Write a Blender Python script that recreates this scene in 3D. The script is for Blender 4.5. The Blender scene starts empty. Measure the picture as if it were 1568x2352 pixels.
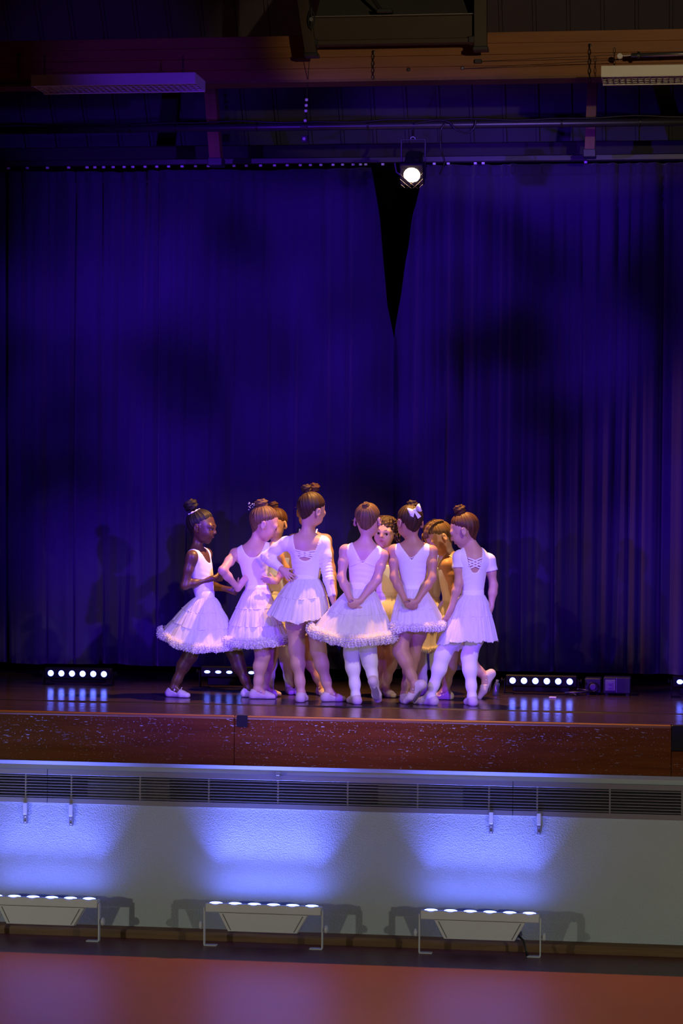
import bpy, math, random
import numpy as np
from mathutils import Vector, Matrix, noise as mnoise

scene = bpy.context.scene
C = scene.collection
rnd = random.Random(7)
PI = math.pi

# ------------------------------------------------------------------ camera
# world: X along the stage front, Y up-stage (edge of stage at Y=0), Z up (stage floor at Z=0)
FPX = 5553.0
YAW, PITCH, ROLL = math.radians(8.1), math.radians(0.475), math.radians(0.5)
CAM = Vector((1.90, -13.16, 1.239))
fwd = Vector((-math.sin(YAW)*math.cos(PITCH), math.cos(YAW)*math.cos(PITCH), -math.sin(PITCH)))
r0 = Vector((math.cos(YAW), math.sin(YAW), 0)); u0 = r0.cross(fwd)
cr = r0*math.cos(ROLL) + u0*math.sin(ROLL); cu = u0*math.cos(ROLL) - r0*math.sin(ROLL)
cam_d = bpy.data.cameras.new('camera'); cam = bpy.data.objects.new('camera', cam_d); C.objects.link(cam)
cam_d.sensor_fit = 'VERTICAL'; cam_d.sensor_height = 36.0; cam_d.lens = FPX/2352*36.0
cam_d.clip_end = 200
M = Matrix((cr, cu, -fwd)).transposed().to_4x4(); M.translation = CAM
cam.matrix_world = M
scene.camera = cam

def P(px, py, Y):
    """point of the photograph's line of sight that lies in the vertical plane at depth Y"""
    d = fwd*FPX + cr*(px-784) - cu*(py-1176)
    t = (Y-CAM.y)/d.y
    return CAM + d*t
def XZ(px, py, Y):
    p = P(px, py, Y); return p.x, p.z
def PXm(Y):     # pixels per metre about the middle of the picture
    return FPX/((Y-CAM.y)/math.cos(YAW))

# ------------------------------------------------------------------ world, lights, exposure
vs = scene.view_settings
vs.view_transform = 'Standard'; vs.look = 'None'; vs.gamma = 1.0; vs.exposure = 0.0; vs.use_curve_mapping = False
w = bpy.data.worlds.new('hall_dark'); scene.world = w; w.use_nodes = True
w.node_tree.nodes['Background'].inputs[0].default_value = (0.30, 0.25, 0.45, 1)
w.node_tree.nodes['Background'].inputs[1].default_value = 0.006

def spot(name, loc, target, col, power, angle, blend=0.5, size=0.08, gobo=None, shape=(1, 1)):
    l = bpy.data.lights.new(name, 'SPOT'); o = bpy.data.objects.new(name, l); C.objects.link(o)
    o.location = loc; l.energy = power; l.color = col; l.spot_size = math.radians(angle); l.spot_blend = blend
    l.shadow_soft_size = size
    o.rotation_euler = (Vector(target)-Vector(loc)).to_track_quat('-Z', 'Y').to_euler()
    o.scale = (shape[0], shape[1], 1)     # barn doors: oval beam
    if gobo:            # break-up pattern of the stage lamp
        l.use_nodes = True; nt = l.node_tree; em = nt.nodes['Emission']
        tc = nt.nodes.new('ShaderNodeTexCoord'); mp = nt.nodes.new('ShaderNodeMapping')
        mp.inputs['Location'].default_value = gobo[1]
        no = nt.nodes.new('ShaderNodeTexNoise'); no.inputs['Scale'].default_value = gobo[0]; no.inputs['Detail'].default_value = 1.0
        ra = nt.nodes.new('ShaderNodeValToRGB'); ra.color_ramp.elements[0].position = gobo[2]; ra.color_ramp.elements[1].position = gobo[3]
        ra.color_ramp.elements[0].color = (gobo[4],)*3 + (1,)
        nt.links.new(tc.outputs['Normal'], mp.inputs[0]); nt.links.new(mp.outputs[0], no.inputs[0])
        nt.links.new(no.outputs[0], ra.inputs[0]); nt.links.new(ra.outputs[0], em.inputs['Color'])
    return o
VIOLET = (0.13, 0.02, 1.0); WARM = (1.0, 0.70, 0.38); AMBER = (1.0, 0.50, 0.10)
# front-of-house lamps, on stands left and right of the audience, then two added fill spots
spot('front_lamp_violet_left', (-3.3, -6.8, 2.1), (-0.1, 1.6, 1.5), VIOLET, 4300, 40, 0.6, 0.06, (15, (0.3, 0.1, 0.2), 0.34, 0.64, 0.10), (1, .76))
spot('front_lamp_violet_right', (3.6, -6.8, 2.1), (0.1, 1.6, 1.5), VIOLET, 4300, 40, 0.6, 0.06, (15, (1.3, 0.6, 0.9), 0.34, 0.64, 0.10), (1, .76))
spot('front_lamp_warm_left', (-3.2, -3.9, 3.9), (0.0, 0.9, 0.55), (1.0, 0.80, 0.60), 270, 24, 0.5, 0.05)
spot('front_lamp_warm_right', (3.6, -3.9, 3.9), (0.1, 0.9, 0.55), (1.0, 0.80, 0.60), 600, 24, 0.5, 0.05)
spot('house_lamp_left', (-6.5, -6.5, -0.3), (-0.2, 0.0, -1.0), (0.98, 1.0, 0.88), 340, 34, 0.7, 0.08, None, (1, .75))
spot('house_lamp_right', (6.7, -6.5, -0.3), (0.2, 0.0, -1.0), (0.98, 1.0, 0.88), 340, 34, 0.7, 0.08, None, (1, .75))
spot('beam_fill', (3.4, -7.5, 3.0), (1.2, 1.2, 3.95), (1.0, 0.76, 0.42), 560, 22, 0.3, 0.05, None, (1, .5))  # added warm fill that brightens the roof beam, no fixture of the hall
spot('violet_fill_top', (2.6, -7.2, 2.6), (-1.0, 0.55, 3.72), VIOLET, 850, 9, 0.9, 0.06)  # extra violet fill added to brighten the left ceiling lamp
# amber lamp on a boom in the wing, it rakes along the back curtain
spot('wing_lamp_amber', (-3.9, 1.0, 1.1), (2.3, 2.65, 1.0), (1.0, 0.36, 0.09), 520, 26, 0.7, 0.06, None, (.36, 1))

# ------------------------------------------------------------------ materials
def newmat(name):
    m = bpy.data.materials.new(name); m.use_nodes = True
    return m, m.node_tree, m.node_tree.nodes['Principled BSDF']
MATS = {}
def mat(name, col, rough=0.6, metal=0.0, var=0.0, vscale=8, bump=0.0, bscale=60, spec=0.5, emit=None, estr=0, stretch=(1,1,1), coat=0, sheen=0, sss=0, col2=None, coords='Object'):
    if name in MATS: return MATS[name]
    m, nt, b = newmat(name)
    b.inputs['Base Color'].default_value = (*col, 1); b.inputs['Roughness'].default_value = rough
    b.inputs['Metallic'].default_value = metal; b.inputs['Specular IOR Level'].default_value = spec
    if coat: b.inputs['Coat Weight'].default_value = coat; b.inputs['Coat Roughness'].default_value = 0.15
    if sheen: b.inputs['Sheen Weight'].default_value = sheen
    if sss:
        b.inputs['Subsurface Weight'].default_value = sss; b.inputs['Subsurface Radius'].default_value = (0.012, 0.005, 0.003)
        b.inputs['Subsurface Scale'].default_value = 1.0
    if emit: b.inputs['Emission Color'].default_value = (*emit, 1); b.inputs['Emission Strength'].default_value = estr
    if var or bump:
        tc = nt.nodes.new('ShaderNodeTexCoord'); mp = nt.nodes.new('ShaderNodeMapping'); mp.inputs['Scale'].default_value = stretch
        nt.links.new(tc.outputs[coords], mp.inputs[0])
    if var:
        n = nt.nodes.new('ShaderNodeTexNoise'); n.inputs['Scale'].default_value = vscale; n.inputs['Detail'].default_value = 5
        nt.links.new(mp.outputs[0], n.inputs[0])
        mx = nt.nodes.new('ShaderNodeMix'); mx.data_type = 'RGBA'
        c2 = col2 or tuple(c*(1-var) for c in col)
        mx.inputs[6].default_value = (*col, 1); mx.inputs[7].default_value = (*c2, 1)
        nt.links.new(n.outputs[0], mx.inputs[0]); nt.links.new(mx.outputs[2], b.inputs['Base Color'])
    if bump:
        n2 = nt.nodes.new('ShaderNodeTexNoise'); n2.inputs['Scale'].default_value = bscale; n2.inputs['Detail'].default_value = 3
        nt.links.new(mp.outputs[0], n2.inputs[0])
        bp = nt.nodes.new('ShaderNodeBump'); bp.inputs['Strength'].default_value = bump; bp.inputs['Distance'].default_value = 0.01
        nt.links.new(n2.outputs[0], bp.inputs['Height']); nt.links.new(bp.outputs[0], b.inputs['Normal'])
    MATS[name] = m
    return m

mat('hall_floor', (0.21, 0.050, 0.036), 0.36, spec=0.5, var=0.25, vscale=3, bump=0.06, bscale=220)
mat('plaster', (0.52, 0.57, 0.53), 0.62, var=0.10, vscale=5, bump=0.55, bscale=150)
mat('paint_trim', (0.46, 0.49, 0.47), 0.55, var=0.15, vscale=9)
mat('base_wood', (0.30, 0.16, 0.055), 0.5, var=0.75, vscale=3, stretch=(1.2, 20, 14), bump=0.3, bscale=40)
mat('base_dark', (0.10, 0.05, 0.025), 0.5, var=0.7, vscale=14)
mat('beam_wood', (0.36, 0.14, 0.045), 0.55, var=0.55, vscale=4, stretch=(0.5, 10, 12), bump=0.15, bscale=50)
mat('post_wood', (0.22, 0.10, 0.04), 0.6, var=0.5, vscale=4, stretch=(10, 10, 0.6))
mat('brown_paint', (0.055, 0.036, 0.026), 0.5, var=0.3, vscale=4)
mat('grey_panel', (0.085, 0.085, 0.078), 0.7, var=0.2, vscale=5)
mat('ceiling_metal', (0.055, 0.055, 0.075), 0.5, var=0.25, vscale=3, bump=0.05, bscale=8)
mat('steel_dark', (0.06, 0.06, 0.07), 0.38, metal=0.6)
mat('black_matte', (0.012, 0.012, 0.014), 0.75)
mat('black_gloss', (0.012, 0.012, 0.015), 0.35)
mat('steel', (0.45, 0.45, 0.47), 0.35, metal=0.9)
mat('white_metal', (0.78, 0.78, 0.76), 0.42, var=0.08, vscale=30)
mat('white_plastic', (0.75, 0.75, 0.75), 0.4)
mat('slat_metal', (0.42, 0.41, 0.40), 0.32, metal=0.55)
mat('duct_grey', (0.20, 0.20, 0.19), 0.7)
mat('curtain_cloth', (0.022, 0.013, 0.060), 0.9, sheen=0.25, var=0.25, vscale=30, stretch=(1, 1, .1))
mat('curtain_head', (0.018, 0.011, 0.050), 0.92, sheen=0.15)
mat('chain', (0.10, 0.09, 0.08), 0.45, metal=0.8)
mat('led_blue', (0.8, 0.85, 1), 0.3, emit=(0.10, 0.15, 1.0), estr=11)
mat('led_stage', (0.8, 0.85, 1), 0.3, emit=(0.09, 0.14, 1.0), estr=11)
mat('spot_lens', (1, .9, .7), 0.3, emit=(1.0, 0.72, 0.40), estr=30)
mat('black_void', (0.003, 0.003, 0.003), 1.0, spec=0.0)
mat('black_body', (0.004, 0.004, 0.005), 0.5, spec=0.2)
mat('tape_black', (0.006, 0.006, 0.008), 0.4)

def wood_fascia():
    m, nt, b = newmat('lacquered_fascia')
    L = nt.links.new
    tc = nt.nodes.new('ShaderNodeTexCoord')
    mp = nt.nodes.new('ShaderNodeMapping'); mp.inputs['Scale'].default_value = (0.6, 8, 9); L(tc.outputs['Object'], mp.inputs[0])
    n = nt.nodes.new('ShaderNodeTexNoise'); n.inputs['Scale'].default_value = 5; n.inputs['Detail'].default_value = 6; L(mp.outputs[0], n.inputs[0])
    r = nt.nodes.new('ShaderNodeValToRGB'); L(n.outputs[0], r.inputs[0])
    r.color_ramp.elements[0].color = (0.085, 0.020, 0.006, 1); r.color_ramp.elements[1].color = (0.22, 0.062, 0.016, 1)
    # chipped lacquer: small flecks and scratches, their glints painted in as pale colour
    def flecks(scale, stretch, lo, hi):
        mq = nt.nodes.new('ShaderNodeMapping'); mq.inputs['Scale'].default_value = stretch; L(tc.outputs['Object'], mq.inputs[0])
        a = nt.nodes.new('ShaderNodeTexNoise'); a.inputs['Scale'].default_value = scale; a.inputs['Detail'].default_value = 2.5; L(mq.outputs[0], a.inputs[0])
        q = nt.nodes.new('ShaderNodeValToRGB'); q.color_ramp.elements[0].position = lo; q.color_ramp.elements[1].position = hi; L(a.outputs[0], q.inputs[0])
        return q.outputs[0]
    f1 = flecks(110, (0.8, 1, 1.1), 0.65, 0.68); f2 = flecks(75, (0.35, 1, 1.8), 0.67, 0.70)
    mx = nt.nodes.new('ShaderNodeMath'); mx.operation = 'MAXIMUM'; L(f1, mx.inputs[0]); L(f2, mx.inputs[1])
    mk = flecks(2.2, (1, 1, 1.6), 0.36, 0.58)
    mm_ = nt.nodes.new('ShaderNodeMath'); mm_.operation = 'MULTIPLY'; L(mx.outputs[0], mm_.inputs[0]); L(mk, mm_.inputs[1]); mx = mm_
    # wear is heavier near the top edge of the board
    sp = nt.nodes.new('ShaderNodeSeparateXYZ'); L(tc.outputs['Object'], sp.inputs[0])
    mr = nt.nodes.new('ShaderNodeMapRange'); mr.inputs[1].default_value = -0.30; mr.inputs[2].default_value = 0.0; mr.inputs[3].default_value = 0.35; mr.inputs[4].default_value = 1.0
    L(sp.outputs[2], mr.inputs[0])
    ml = nt.nodes.new('ShaderNodeMath'); ml.operation = 'MULTIPLY'; L(mx.outputs[0], ml.inputs[0]); L(mr.outputs[0], ml.inputs[1])
    mc = nt.nodes.new('ShaderNodeMix'); mc.data_type = 'RGBA'; L(ml.outputs[0], mc.inputs[0]); L(r.outputs[0], mc.inputs[6]); mc.inputs[7].default_value = (0.62, 0.55, 0.56, 1)
    L(mc.outputs[2], b.inputs['Base Color']); b.inputs['Roughness'].default_value = 0.24
    bp = nt.nodes.new('ShaderNodeBump'); bp.inputs['Strength'].default_value = 1.0; bp.inputs['Distance'].default_value = 0.008
    L(ml.outputs[0], bp.inputs['Height']); L(bp.outputs[0], b.inputs['Normal'])
    MATS['lacquered_fascia'] = m
wood_fascia()
def stage_floor_mat():
    m, nt, b = newmat('stage_floor'); L = nt.links.new
    tc = nt.nodes.new('ShaderNodeTexCoord')
    mp = nt.nodes.new('ShaderNodeMapping'); mp.inputs['Scale'].default_value = (0.5, 5, 1); L(tc.outputs['Object'], mp.inputs[0])
    n = nt.nodes.new('ShaderNodeTexNoise'); n.inputs['Scale'].default_value = 6; n.inputs['Detail'].default_value = 6; L(mp.outputs[0], n.inputs[0])
    r = nt.nodes.new('ShaderNodeValToRGB'); L(n.outputs[0], r.inputs[0])
    r.color_ramp.elements[0].color = (0.020, 0.012, 0.012, 1); r.color_ramp.elements[1].color = (0.085, 0.055, 0.050, 1)
    L(r.outputs[0], b.inputs['Base Color'])
    rr = nt.nodes.new('ShaderNodeMapRange'); rr.inputs[3].default_value = 0.10; rr.inputs[4].default_value = 0.30; L(n.outputs[0], rr.inputs[0]); L(rr.outputs[0], b.inputs['Roughness'])
    m2 = nt.nodes.new('ShaderNodeMapping'); m2.inputs['Scale'].default_value = (3, 14, 1); L(tc.outputs['Object'], m2.inputs[0])
    n2 = nt.nodes.new('ShaderNodeTexNoise'); n2.inputs['Scale'].default_value = 3; n2.inputs['Detail'].default_value = 4; L(m2.outputs[0], n2.inputs[0])
    bp = nt.nodes.new('ShaderNodeBump'); bp.inputs['Strength'].default_value = 0.12; bp.inputs['Distance'].default_value = 0.01
    L(n2.outputs[0], bp.inputs['Height']); L(bp.outputs[0], b.inputs['Normal'])
    MATS['stage_floor'] = m
stage_floor_mat()
def tulle_mat():
    m = bpy.data.materials.new('tulle'); m.use_nodes = True; nt = m.node_tree; L = nt.links.new
    for n in list(nt.nodes): nt.nodes.remove(n)
    out = nt.nodes.new('ShaderNodeOutputMaterial')
    d = nt.nodes.new('ShaderNodeBsdfDiffuse'); d.inputs[0].default_value = (0.87, 0.85, 0.87, 1)
    t = nt.nodes.new('ShaderNodeBsdfTranslucent'); t.inputs[0].default_value = (0.95, 0.92, 0.93, 1)
    tr = nt.nodes.new('ShaderNodeBsdfTransparent')
    m1 = nt.nodes.new('ShaderNodeMixShader'); m1.inputs[0].default_value = 0.30; L(d.outputs[0], m1.inputs[1]); L(t.outputs[0], m1.inputs[2])
    m2 = nt.nodes.new('ShaderNodeMixShader')
    tc = nt.nodes.new('ShaderNodeTexCoord'); n = nt.nodes.new('ShaderNodeTexNoise'); n.inputs['Scale'].default_value = 60; n.inputs['Detail'].default_value = 3
    mp = nt.nodes.new('ShaderNodeMapping'); mp.inputs['Scale'].default_value = (1, 1, 0.15); L(tc.outputs['Object'], mp.inputs[0]); L(mp.outputs[0], n.inputs[0])
    mr = nt.nodes.new('ShaderNodeMapRange'); mr.inputs[1].default_value = 0.3; mr.inputs[2].default_value = 0.7; mr.inputs[3].default_value = 0.02; mr.inputs[4].default_value = 0.16
    L(n.outputs[0], mr.inputs[0]); L(mr.outputs[0], m2.inputs[0]); L(m1.outputs[0], m2.inputs[1]); L(tr.outputs[0], m2.inputs[2]); L(m2.outputs[0], out.inputs[0])
    MATS['tulle'] = m
tulle_mat()
mat('ruffle', (0.86, 0.84, 0.86), 0.95, bump=0.6, bscale=180)
mat('leotard', (0.84, 0.83, 0.85), 0.72, sheen=0.2, bump=0.04, bscale=60)
mat('tights', (0.80, 0.76, 0.77), 0.7, bump=0.03, bscale=300)
mat('slipper', (0.66, 0.56, 0.52), 0.6, bump=0.1, bscale=120, var=.2, vscale=20)
mat('slipper_white', (0.78, 0.77, 0.72), 0.6, bump=0.1, bscale=120)
mat('slipper_sole', (0.16, 0.13, 0.13), 0.85)
mat('ribbon_white', (0.86, 0.84, 0.86), 0.5)
mat('skin_fair', (0.56, 0.33, 0.25), 0.5, var=0.06, vscale=6, sss=0.10)
mat('skin_tan', (0.46, 0.25, 0.17), 0.5, var=0.06, vscale=6, sss=0.10)
mat('skin_dark', (0.105, 0.045, 0.028), 0.42, var=0.08, vscale=6, sss=0.05)
mat('lips_rose', (0.55, 0.16, 0.14), 0.4); mat('lips_dark', (0.16, 0.05, 0.04), 0.4)
mat('eye_white', (0.80, 0.78, 0.76), 0.2); mat('iris_dark', (0.02, 0.012, 0.008), 0.12)
mat('brow', (0.05, 0.028, 0.018), 0.8); mat('brow_fair', (0.25, 0.13, 0.06), 0.8)
mat('gem', (0.9, 0.88, 0.95), 0.08, metal=0.6)
def hair_mat(name, c1, c2):
    m, nt, b = newmat(name); L = nt.links.new
    uv = nt.nodes.new('ShaderNodeUVMap'); uv.uv_map = 'strand'
    mp = nt.nodes.new('ShaderNodeMapping'); mp.inputs['Scale'].default_value = (38, 1.6, 1); L(uv.outputs[0], mp.inputs[0])
    n = nt.nodes.new('ShaderNodeTexNoise'); n.inputs['Scale'].default_value = 1.6; n.inputs['Detail'].default_value = 4; L(mp.outputs[0], n.inputs[0])
    r = nt.nodes.new('ShaderNodeValToRGB'); L(n.outputs[0], r.inputs[0]); r.color_ramp.elements[0].position = .32; r.color_ramp.elements[1].position = .72
    r.color_ramp.elements[0].color = (*c1, 1); r.color_ramp.elements[1].color = (*c2, 1); L(r.outputs[0], b.inputs['Base Color'])
    b.inputs['Roughness'].default_value = 0.55; b.inputs['Specular IOR Level'].default_value = 0.35
    bp = nt.nodes.new('ShaderNodeBump'); bp.inputs['Strength'].default_value = 0.8; bp.inputs['Distance'].default_value = 0.003
    L(n.outputs[0], bp.inputs['Height']); L(bp.outputs[0], b.inputs['Normal']); MATS[name] = m
hair_mat('hair_black', (0.006, 0.005, 0.005), (0.022, 0.015, 0.012))
hair_mat('hair_brown', (0.014, 0.006, 0.004), (0.070, 0.030, 0.016))
hair_mat('hair_fair', (0.045, 0.022, 0.011), (0.22, 0.115, 0.055))
hair_mat('hair_auburn', (0.030, 0.010, 0.005), (0.15, 0.055, 0.022))

# ------------------------------------------------------------------ mesh helpers
def mnoise_(x): return mnoise.noise(Vector((x*3.1, 1.7, .3)))
class MB:
    def __init__(s): s.v = []; s.f = []
    def add(s, vs, fs):
        o = len(s.v); s.v += [tuple(p) for p in vs]; s.f += [tuple(i+o for i in f) for f in fs]; return s
    def box(s, x0, x1, y0, y1, z0, z1, bev=0.0):
        if bev <= 0:
            v = [(x, y, z) for x in (x0, x1) for y in (y0, y1) for z in (z0, z1)]
            return s.add(v, [(0,1,3,2), (4,6,7,5), (0,4,5,1), (2,3,7,6), (0,2,6,4), (1,5,7,3)])
        # chamfered box: three loops in z, octagonal plan
        b = bev
        def ring(x0, x1, y0, y1, z, c): return [(x0+c,y0,z),(x1-c,y0,z),(x1,y0+c,z),(x1,y1-c,z),(x1-c,y1,z),(x0+c,y1,z),(x0,y1-c,z),(x0,y0+c,z)]
        v = ring(x0+b, x1-b, y0+b, y1-b, z0, b*.4) + ring(x0, x1, y0, y1, z0+b, b) + ring(x0, x1, y0, y1, z1-b, b) + ring(x0+b, x1-b, y0+b, y1-b, z1, b*.4)
        f = [tuple(range(7, -1, -1)), tuple(range(24, 32))]
        for k in range(3):
            for i in range(8):
                j = (i+1) % 8; f.append((k*8+i, k*8+j, k*8+8+j, k*8+8+i))
        return s.add(v, f)
    def tube(s, pts, r, n=8, caps=True, flat=None):
        pts = [Vector(p) for p in pts]; m = len(pts)
        rs = r if isinstance(r, (list, tuple)) else [r]*m
        prev = None; v = []
        for i in range(m):
            t = (pts[min(i+1, m-1)]-pts[max(i-1, 0)]); t = t.normalized() if t.length > 1e-9 else Vector((0,0,1))
            if prev is None:
                a = Vector((0,0,1)) if abs(t.z) < .9 else Vector((1,0,0))
                prev = (a - t*a.dot(t)).normalized()
            else:
                prev = (prev - t*prev.dot(t)); prev = prev.normalized() if prev.length > 1e-6 else t.orthogonal().normalized()
            q = t.cross(prev)
            fl = flat or 1.0
            for k in range(n):
                a = 2*PI*k/n; v.append(pts[i] + prev*math.cos(a)*rs[i] + q*math.sin(a)*rs[i]*fl)
        f = []
        for i in range(m-1):
            for k in range(n):
                l = (k+1) % n; f.append((i*n+k, i*n+l, (i+1)*n+l, (i+1)*n+k))
        if caps: f += [tuple(range(n-1, -1, -1)), tuple(range((m-1)*n, m*n))]
        return s.add(v, f)
    def lathe(s, c, axis, prof, n=16):
        """prof: list of (distance along axis, radius)"""
        ax = Vector(axis).normalized(); a = ax.orthogonal().normalized(); b = ax.cross(a); c = Vector(c); v = []
        for (h, r) in prof:
            for k in range(n): t = 2*PI*k/n; v.append(c + ax*h + (a*math.cos(t)+b*math.sin(t))*max(r, 1e-5))
        f = []
        for i in range(len(prof)-1):
            for k in range(n): l = (k+1) % n; f.append((i*n+k, i*n+l, (i+1)*n+l, (i+1)*n+k))
        f += [tuple(range(n-1, -1, -1)), tuple(range((len(prof)-1)*n, len(prof)*n))]
        return s.add(v, f)
    def prism(s, poly, y0, y1):
        """poly in (x,z), extruded along y"""
        n = len(poly); v = [(x, y0, z) for x, z in poly] + [(x, y1, z) for x, z in poly]
        f = [tuple(range(n)), tuple(range(2*n-1, n-1, -1))] + [((i+1) % n, i, n+i, n+(i+1) % n) for i in range(n)]
        return s.add(v, f)
    def mesh(s, name):
        me = bpy.data.meshes.new(name); me.from_pydata([tuple(p) for p in s.v], [], s.f); me.update()
        return me
    def build(s, name, m, parent=None, smooth=False, origin=None):
        if origin is not None:
            o_ = Vector(origin); s.v = [tuple(Vector(p)-o_) for p in s.v]
        me = s.mesh(name); me.materials.append(MATS[m] if isinstance(m, str) else m)
        if smooth: me.polygons.foreach_set('use_smooth', [True]*len(me.polygons))
        o = bpy.data.objects.new(name, me); C.objects.link(o)
        if origin is not None: o.location = origin
        if parent is not None: o.parent = parent
        return o
def tag(o, label, cat, group=None, kind=None):
    if label: o['label'] = label
    if cat: o['category'] = cat
    if group: o['group'] = group
    if kind: o['kind'] = kind
    return o
def struct(o, label=None): 
    o['kind'] = 'structure'
    if label: o['label'] = label
    return o
def empty(name, loc):
    o = bpy.data.objects.new(name, None); C.objects.link(o); o.location = loc; o.empty_display_size = .05; return o
def shared(name, me, loc, parent=None):
    o = bpy.data.objects.new(name, me); C.objects.link(o); o.location = loc
    if parent: o.parent = parent
    return o

# ------------------------------------------------------------------ large structure
STAGE_H = 1.255
XL, XR = -4.2, 4.2
fl = MB().box(XL-1, XR+1, -16, 0.06, -STAGE_H-0.1, -STAGE_H).build('floor', 'hall_floor'); struct(fl, 'red-brown hall floor in front of the stage')
# plinth wall under the stage, behind fascia and grilles
WY = 0.03
wl = MB().box(XL, XR, WY, WY+0.12, -STAGE_H, -0.52).box(XL, XR, WY+0.10, WY+0.16, -0.52, -0.02).build('wall_front', 'plaster'); struct(wl, 'rough plastered wall below the stage edge')
us = MB().box(XL, XR, WY-0.004, WY+0.10, -0.332, -0.298).build('trim_1', 'paint_trim'); struct(us, 'grey painted strip above the vent grilles')
# bright metal lip under the fascia, chamfered so that its face looks down and out
lip = MB().prism([(XL, -0.276), (XR, -0.276), (XR, -0.300), (XL, -0.300)], -0.045, -0.02)
lip.v = [(x, (y + (0.030 if z < -0.29 else 0)), z) for x, y, z in lip.v]
lp = lip.build('trim_2', 'paint_trim'); struct(lp, 'pale metal lip along the underside of the stage fascia')
# skirting: rounded worn wood
bb = MB().prism([(0,0)], 0, 0) if False else MB()
prof = [(-0.0, -STAGE_H), (-0.045, -STAGE_H), (-0.047, -STAGE_H+0.032), (-0.040, -STAGE_H+0.046), (-0.012, -STAGE_H+0.058), (0.03, -STAGE_H+0.060)]
n_ = len(prof); v_ = [(x, WY+y, z) for x in (XL, XR) for y, z in prof]
bb.add(v_, [tuple(range(n_)), tuple(range(2*n_-1, n_-1, -1))] + [((i+1) % n_, i, n_+i, n_+(i+1) % n_) for i in range(n_)])
bbo = bb.build('baseboard_front', 'base_wood'); struct(bbo, 'worn brown wooden skirting at the foot of the wall')
# stage deck: base slab and three sheets of dance flooring with open seams
dk = MB().box(XL, XR, -0.01, 3.6, -0.12, -0.006).build('stage', 'black_matte'); struct(dk, 'dark glossy stage floor laid in long sheets')
for (a, b, z) in ((-0.012, 0.62, 0.0), (0.627, 1.55, -0.0006), (1.558, 3.6, 0.0)):
    MB().box(XL, XR, a, b, -0.006, z).build('floor_sheet', 'stage_floor', dk)
mb_ = MB(); sv = []; NS_ = 160
for i in range(NS_+1):          # curled edge of the front sheet
    x = XL + (XR-XL)*i/NS_; hz = .0045 + .0035*mnoise_(x) 
    y = .6235 + .006*mnoise_(x*2+5)
    sv += [(x, y-.014, .0002), (x, y-.004, max(.001, hz)), (x, y+.006, max(.0008, hz*.8)), (x, y+.010, .0002)]
mb_.add(sv, [(4*i+k, 4*i+k+1, 4*i+k+5, 4*i+k+4) for i in range(NS_) for k in range(3)])
mb_.build('sheet_seam', 'tape_black', dk, smooth=True)
# fascia boards (butt joints) with a nosing on top
fa = empty('stage_fascia', (0, -0.03, -0.14)); tag(fa, 'scratched reddish-brown lacquered fascia board along the stage edge', 'fascia')
jx = [XL, P(538, 1700, -.03).x, XR]
x_end = P(1541, 1700, -.03).x
for a, b in ((XL, jx[1]-.001), (jx[1]+.001, x_end)):
    MB().box(a, b, -0.035, -0.012, -0.278, -0.018, 0.003).build('board', 'lacquered_fascia', fa, origin=None).location = (0, 0.03, 0.14)
for a, b in ((XL, jx[1]-.001), (jx[1]+.001, x_end)):
    MB().box(a, b, -0.041, -0.012, -0.020, -0.001, 0.005).build('nosing', 'beam_wood', fa).location = (0, 0.03, 0.14)
MB().box(x_end+.002, XR, -0.04, -0.012, -0.14, -0.0005, 0.004).build('end_cover', 'tape_black', fa).location = (0, 0.03, 0.14)
MB().box(x_end+.002, XR, -0.035, -0.012, -0.278, -0.142, 0.003).build('board', 'lacquered_fascia', fa).location = (0, 0.03, 0.14)
# back of the stage
bw = MB().box(XL-.4, XR+.4, 3.6, 3.7, -0.1, 6.0).build('wall_back', 'black_void'); struct(bw, 'black wall behind the curtains')
sl = MB().box(XL-.45, XL-.4, -0.01, 3.6, -1.2, 6.0).build('wall_left', 'black_void'); struct(sl, 'black side wall of the stage, left')
sr = MB().box(XR+.4, XR+.45, -0.01, 3.6, -1.2, 6.0).build('wall_right', 'black_void'); struct(sr, 'black side wall of the stage, right')

# ------------------------------------------------------------------ roof, beam, posts
# sloping sheet-metal ceiling behind the beam, built sheet by sheet
ceil = empty('ceiling', (0, 3.5, 3.3)); struct(ceil, 'dark ribbed sheet-metal ceiling sloping up over the stage')
sl_dir = Vector((0, -1.0, 1.45)).normalized(); sl_n = Vector((0, -1.45, -1.0)).normalized()   # n points down and to the front
pw = 0.222
me_panel = None
mb = MB(); L_ = 3.0
def slab(x0, x1, d0, d1, l0, l1):
    v = []
    for x in (x0, x1):
        for d in (d0, d1):
            for l in (l0, l1): v.append(Vector((x, 0, 0)) + sl_n*d + sl_dir*l)
    return v, [(0,1,3,2), (4,6,7,5), (0,4,5,1), (2,3,7,6), (0,2,6,4), (1,5,7,3)]
mb.add(*slab(0.010, pw-0.014, 0.0, 0.012, 0.26, L_)); me_panel = mb.mesh('panel'); me_panel.materials.append(MATS['ceiling_metal'])
mr_ = MB(); mr_.add(*slab(-0.012, 0.008, 0.0, 0.030, 0.26, L_)); me_rib = mr_.mesh('rib'); me_rib.materials.append(MATS['ceiling_metal'])
k0 = int(-4.4/pw)
for k in range(k0, -k0+1):
    shared('panel', me_panel, (k*pw, 0, 0), ceil); shared('rib', me_rib, (k*pw, 0, 0), ceil)
mb = MB(); mb.add(*slab(-4.6, 4.6, -0.06, 0.0, 0.26, L_)); mb.build('backing', 'black_matte', ceil)

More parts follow.
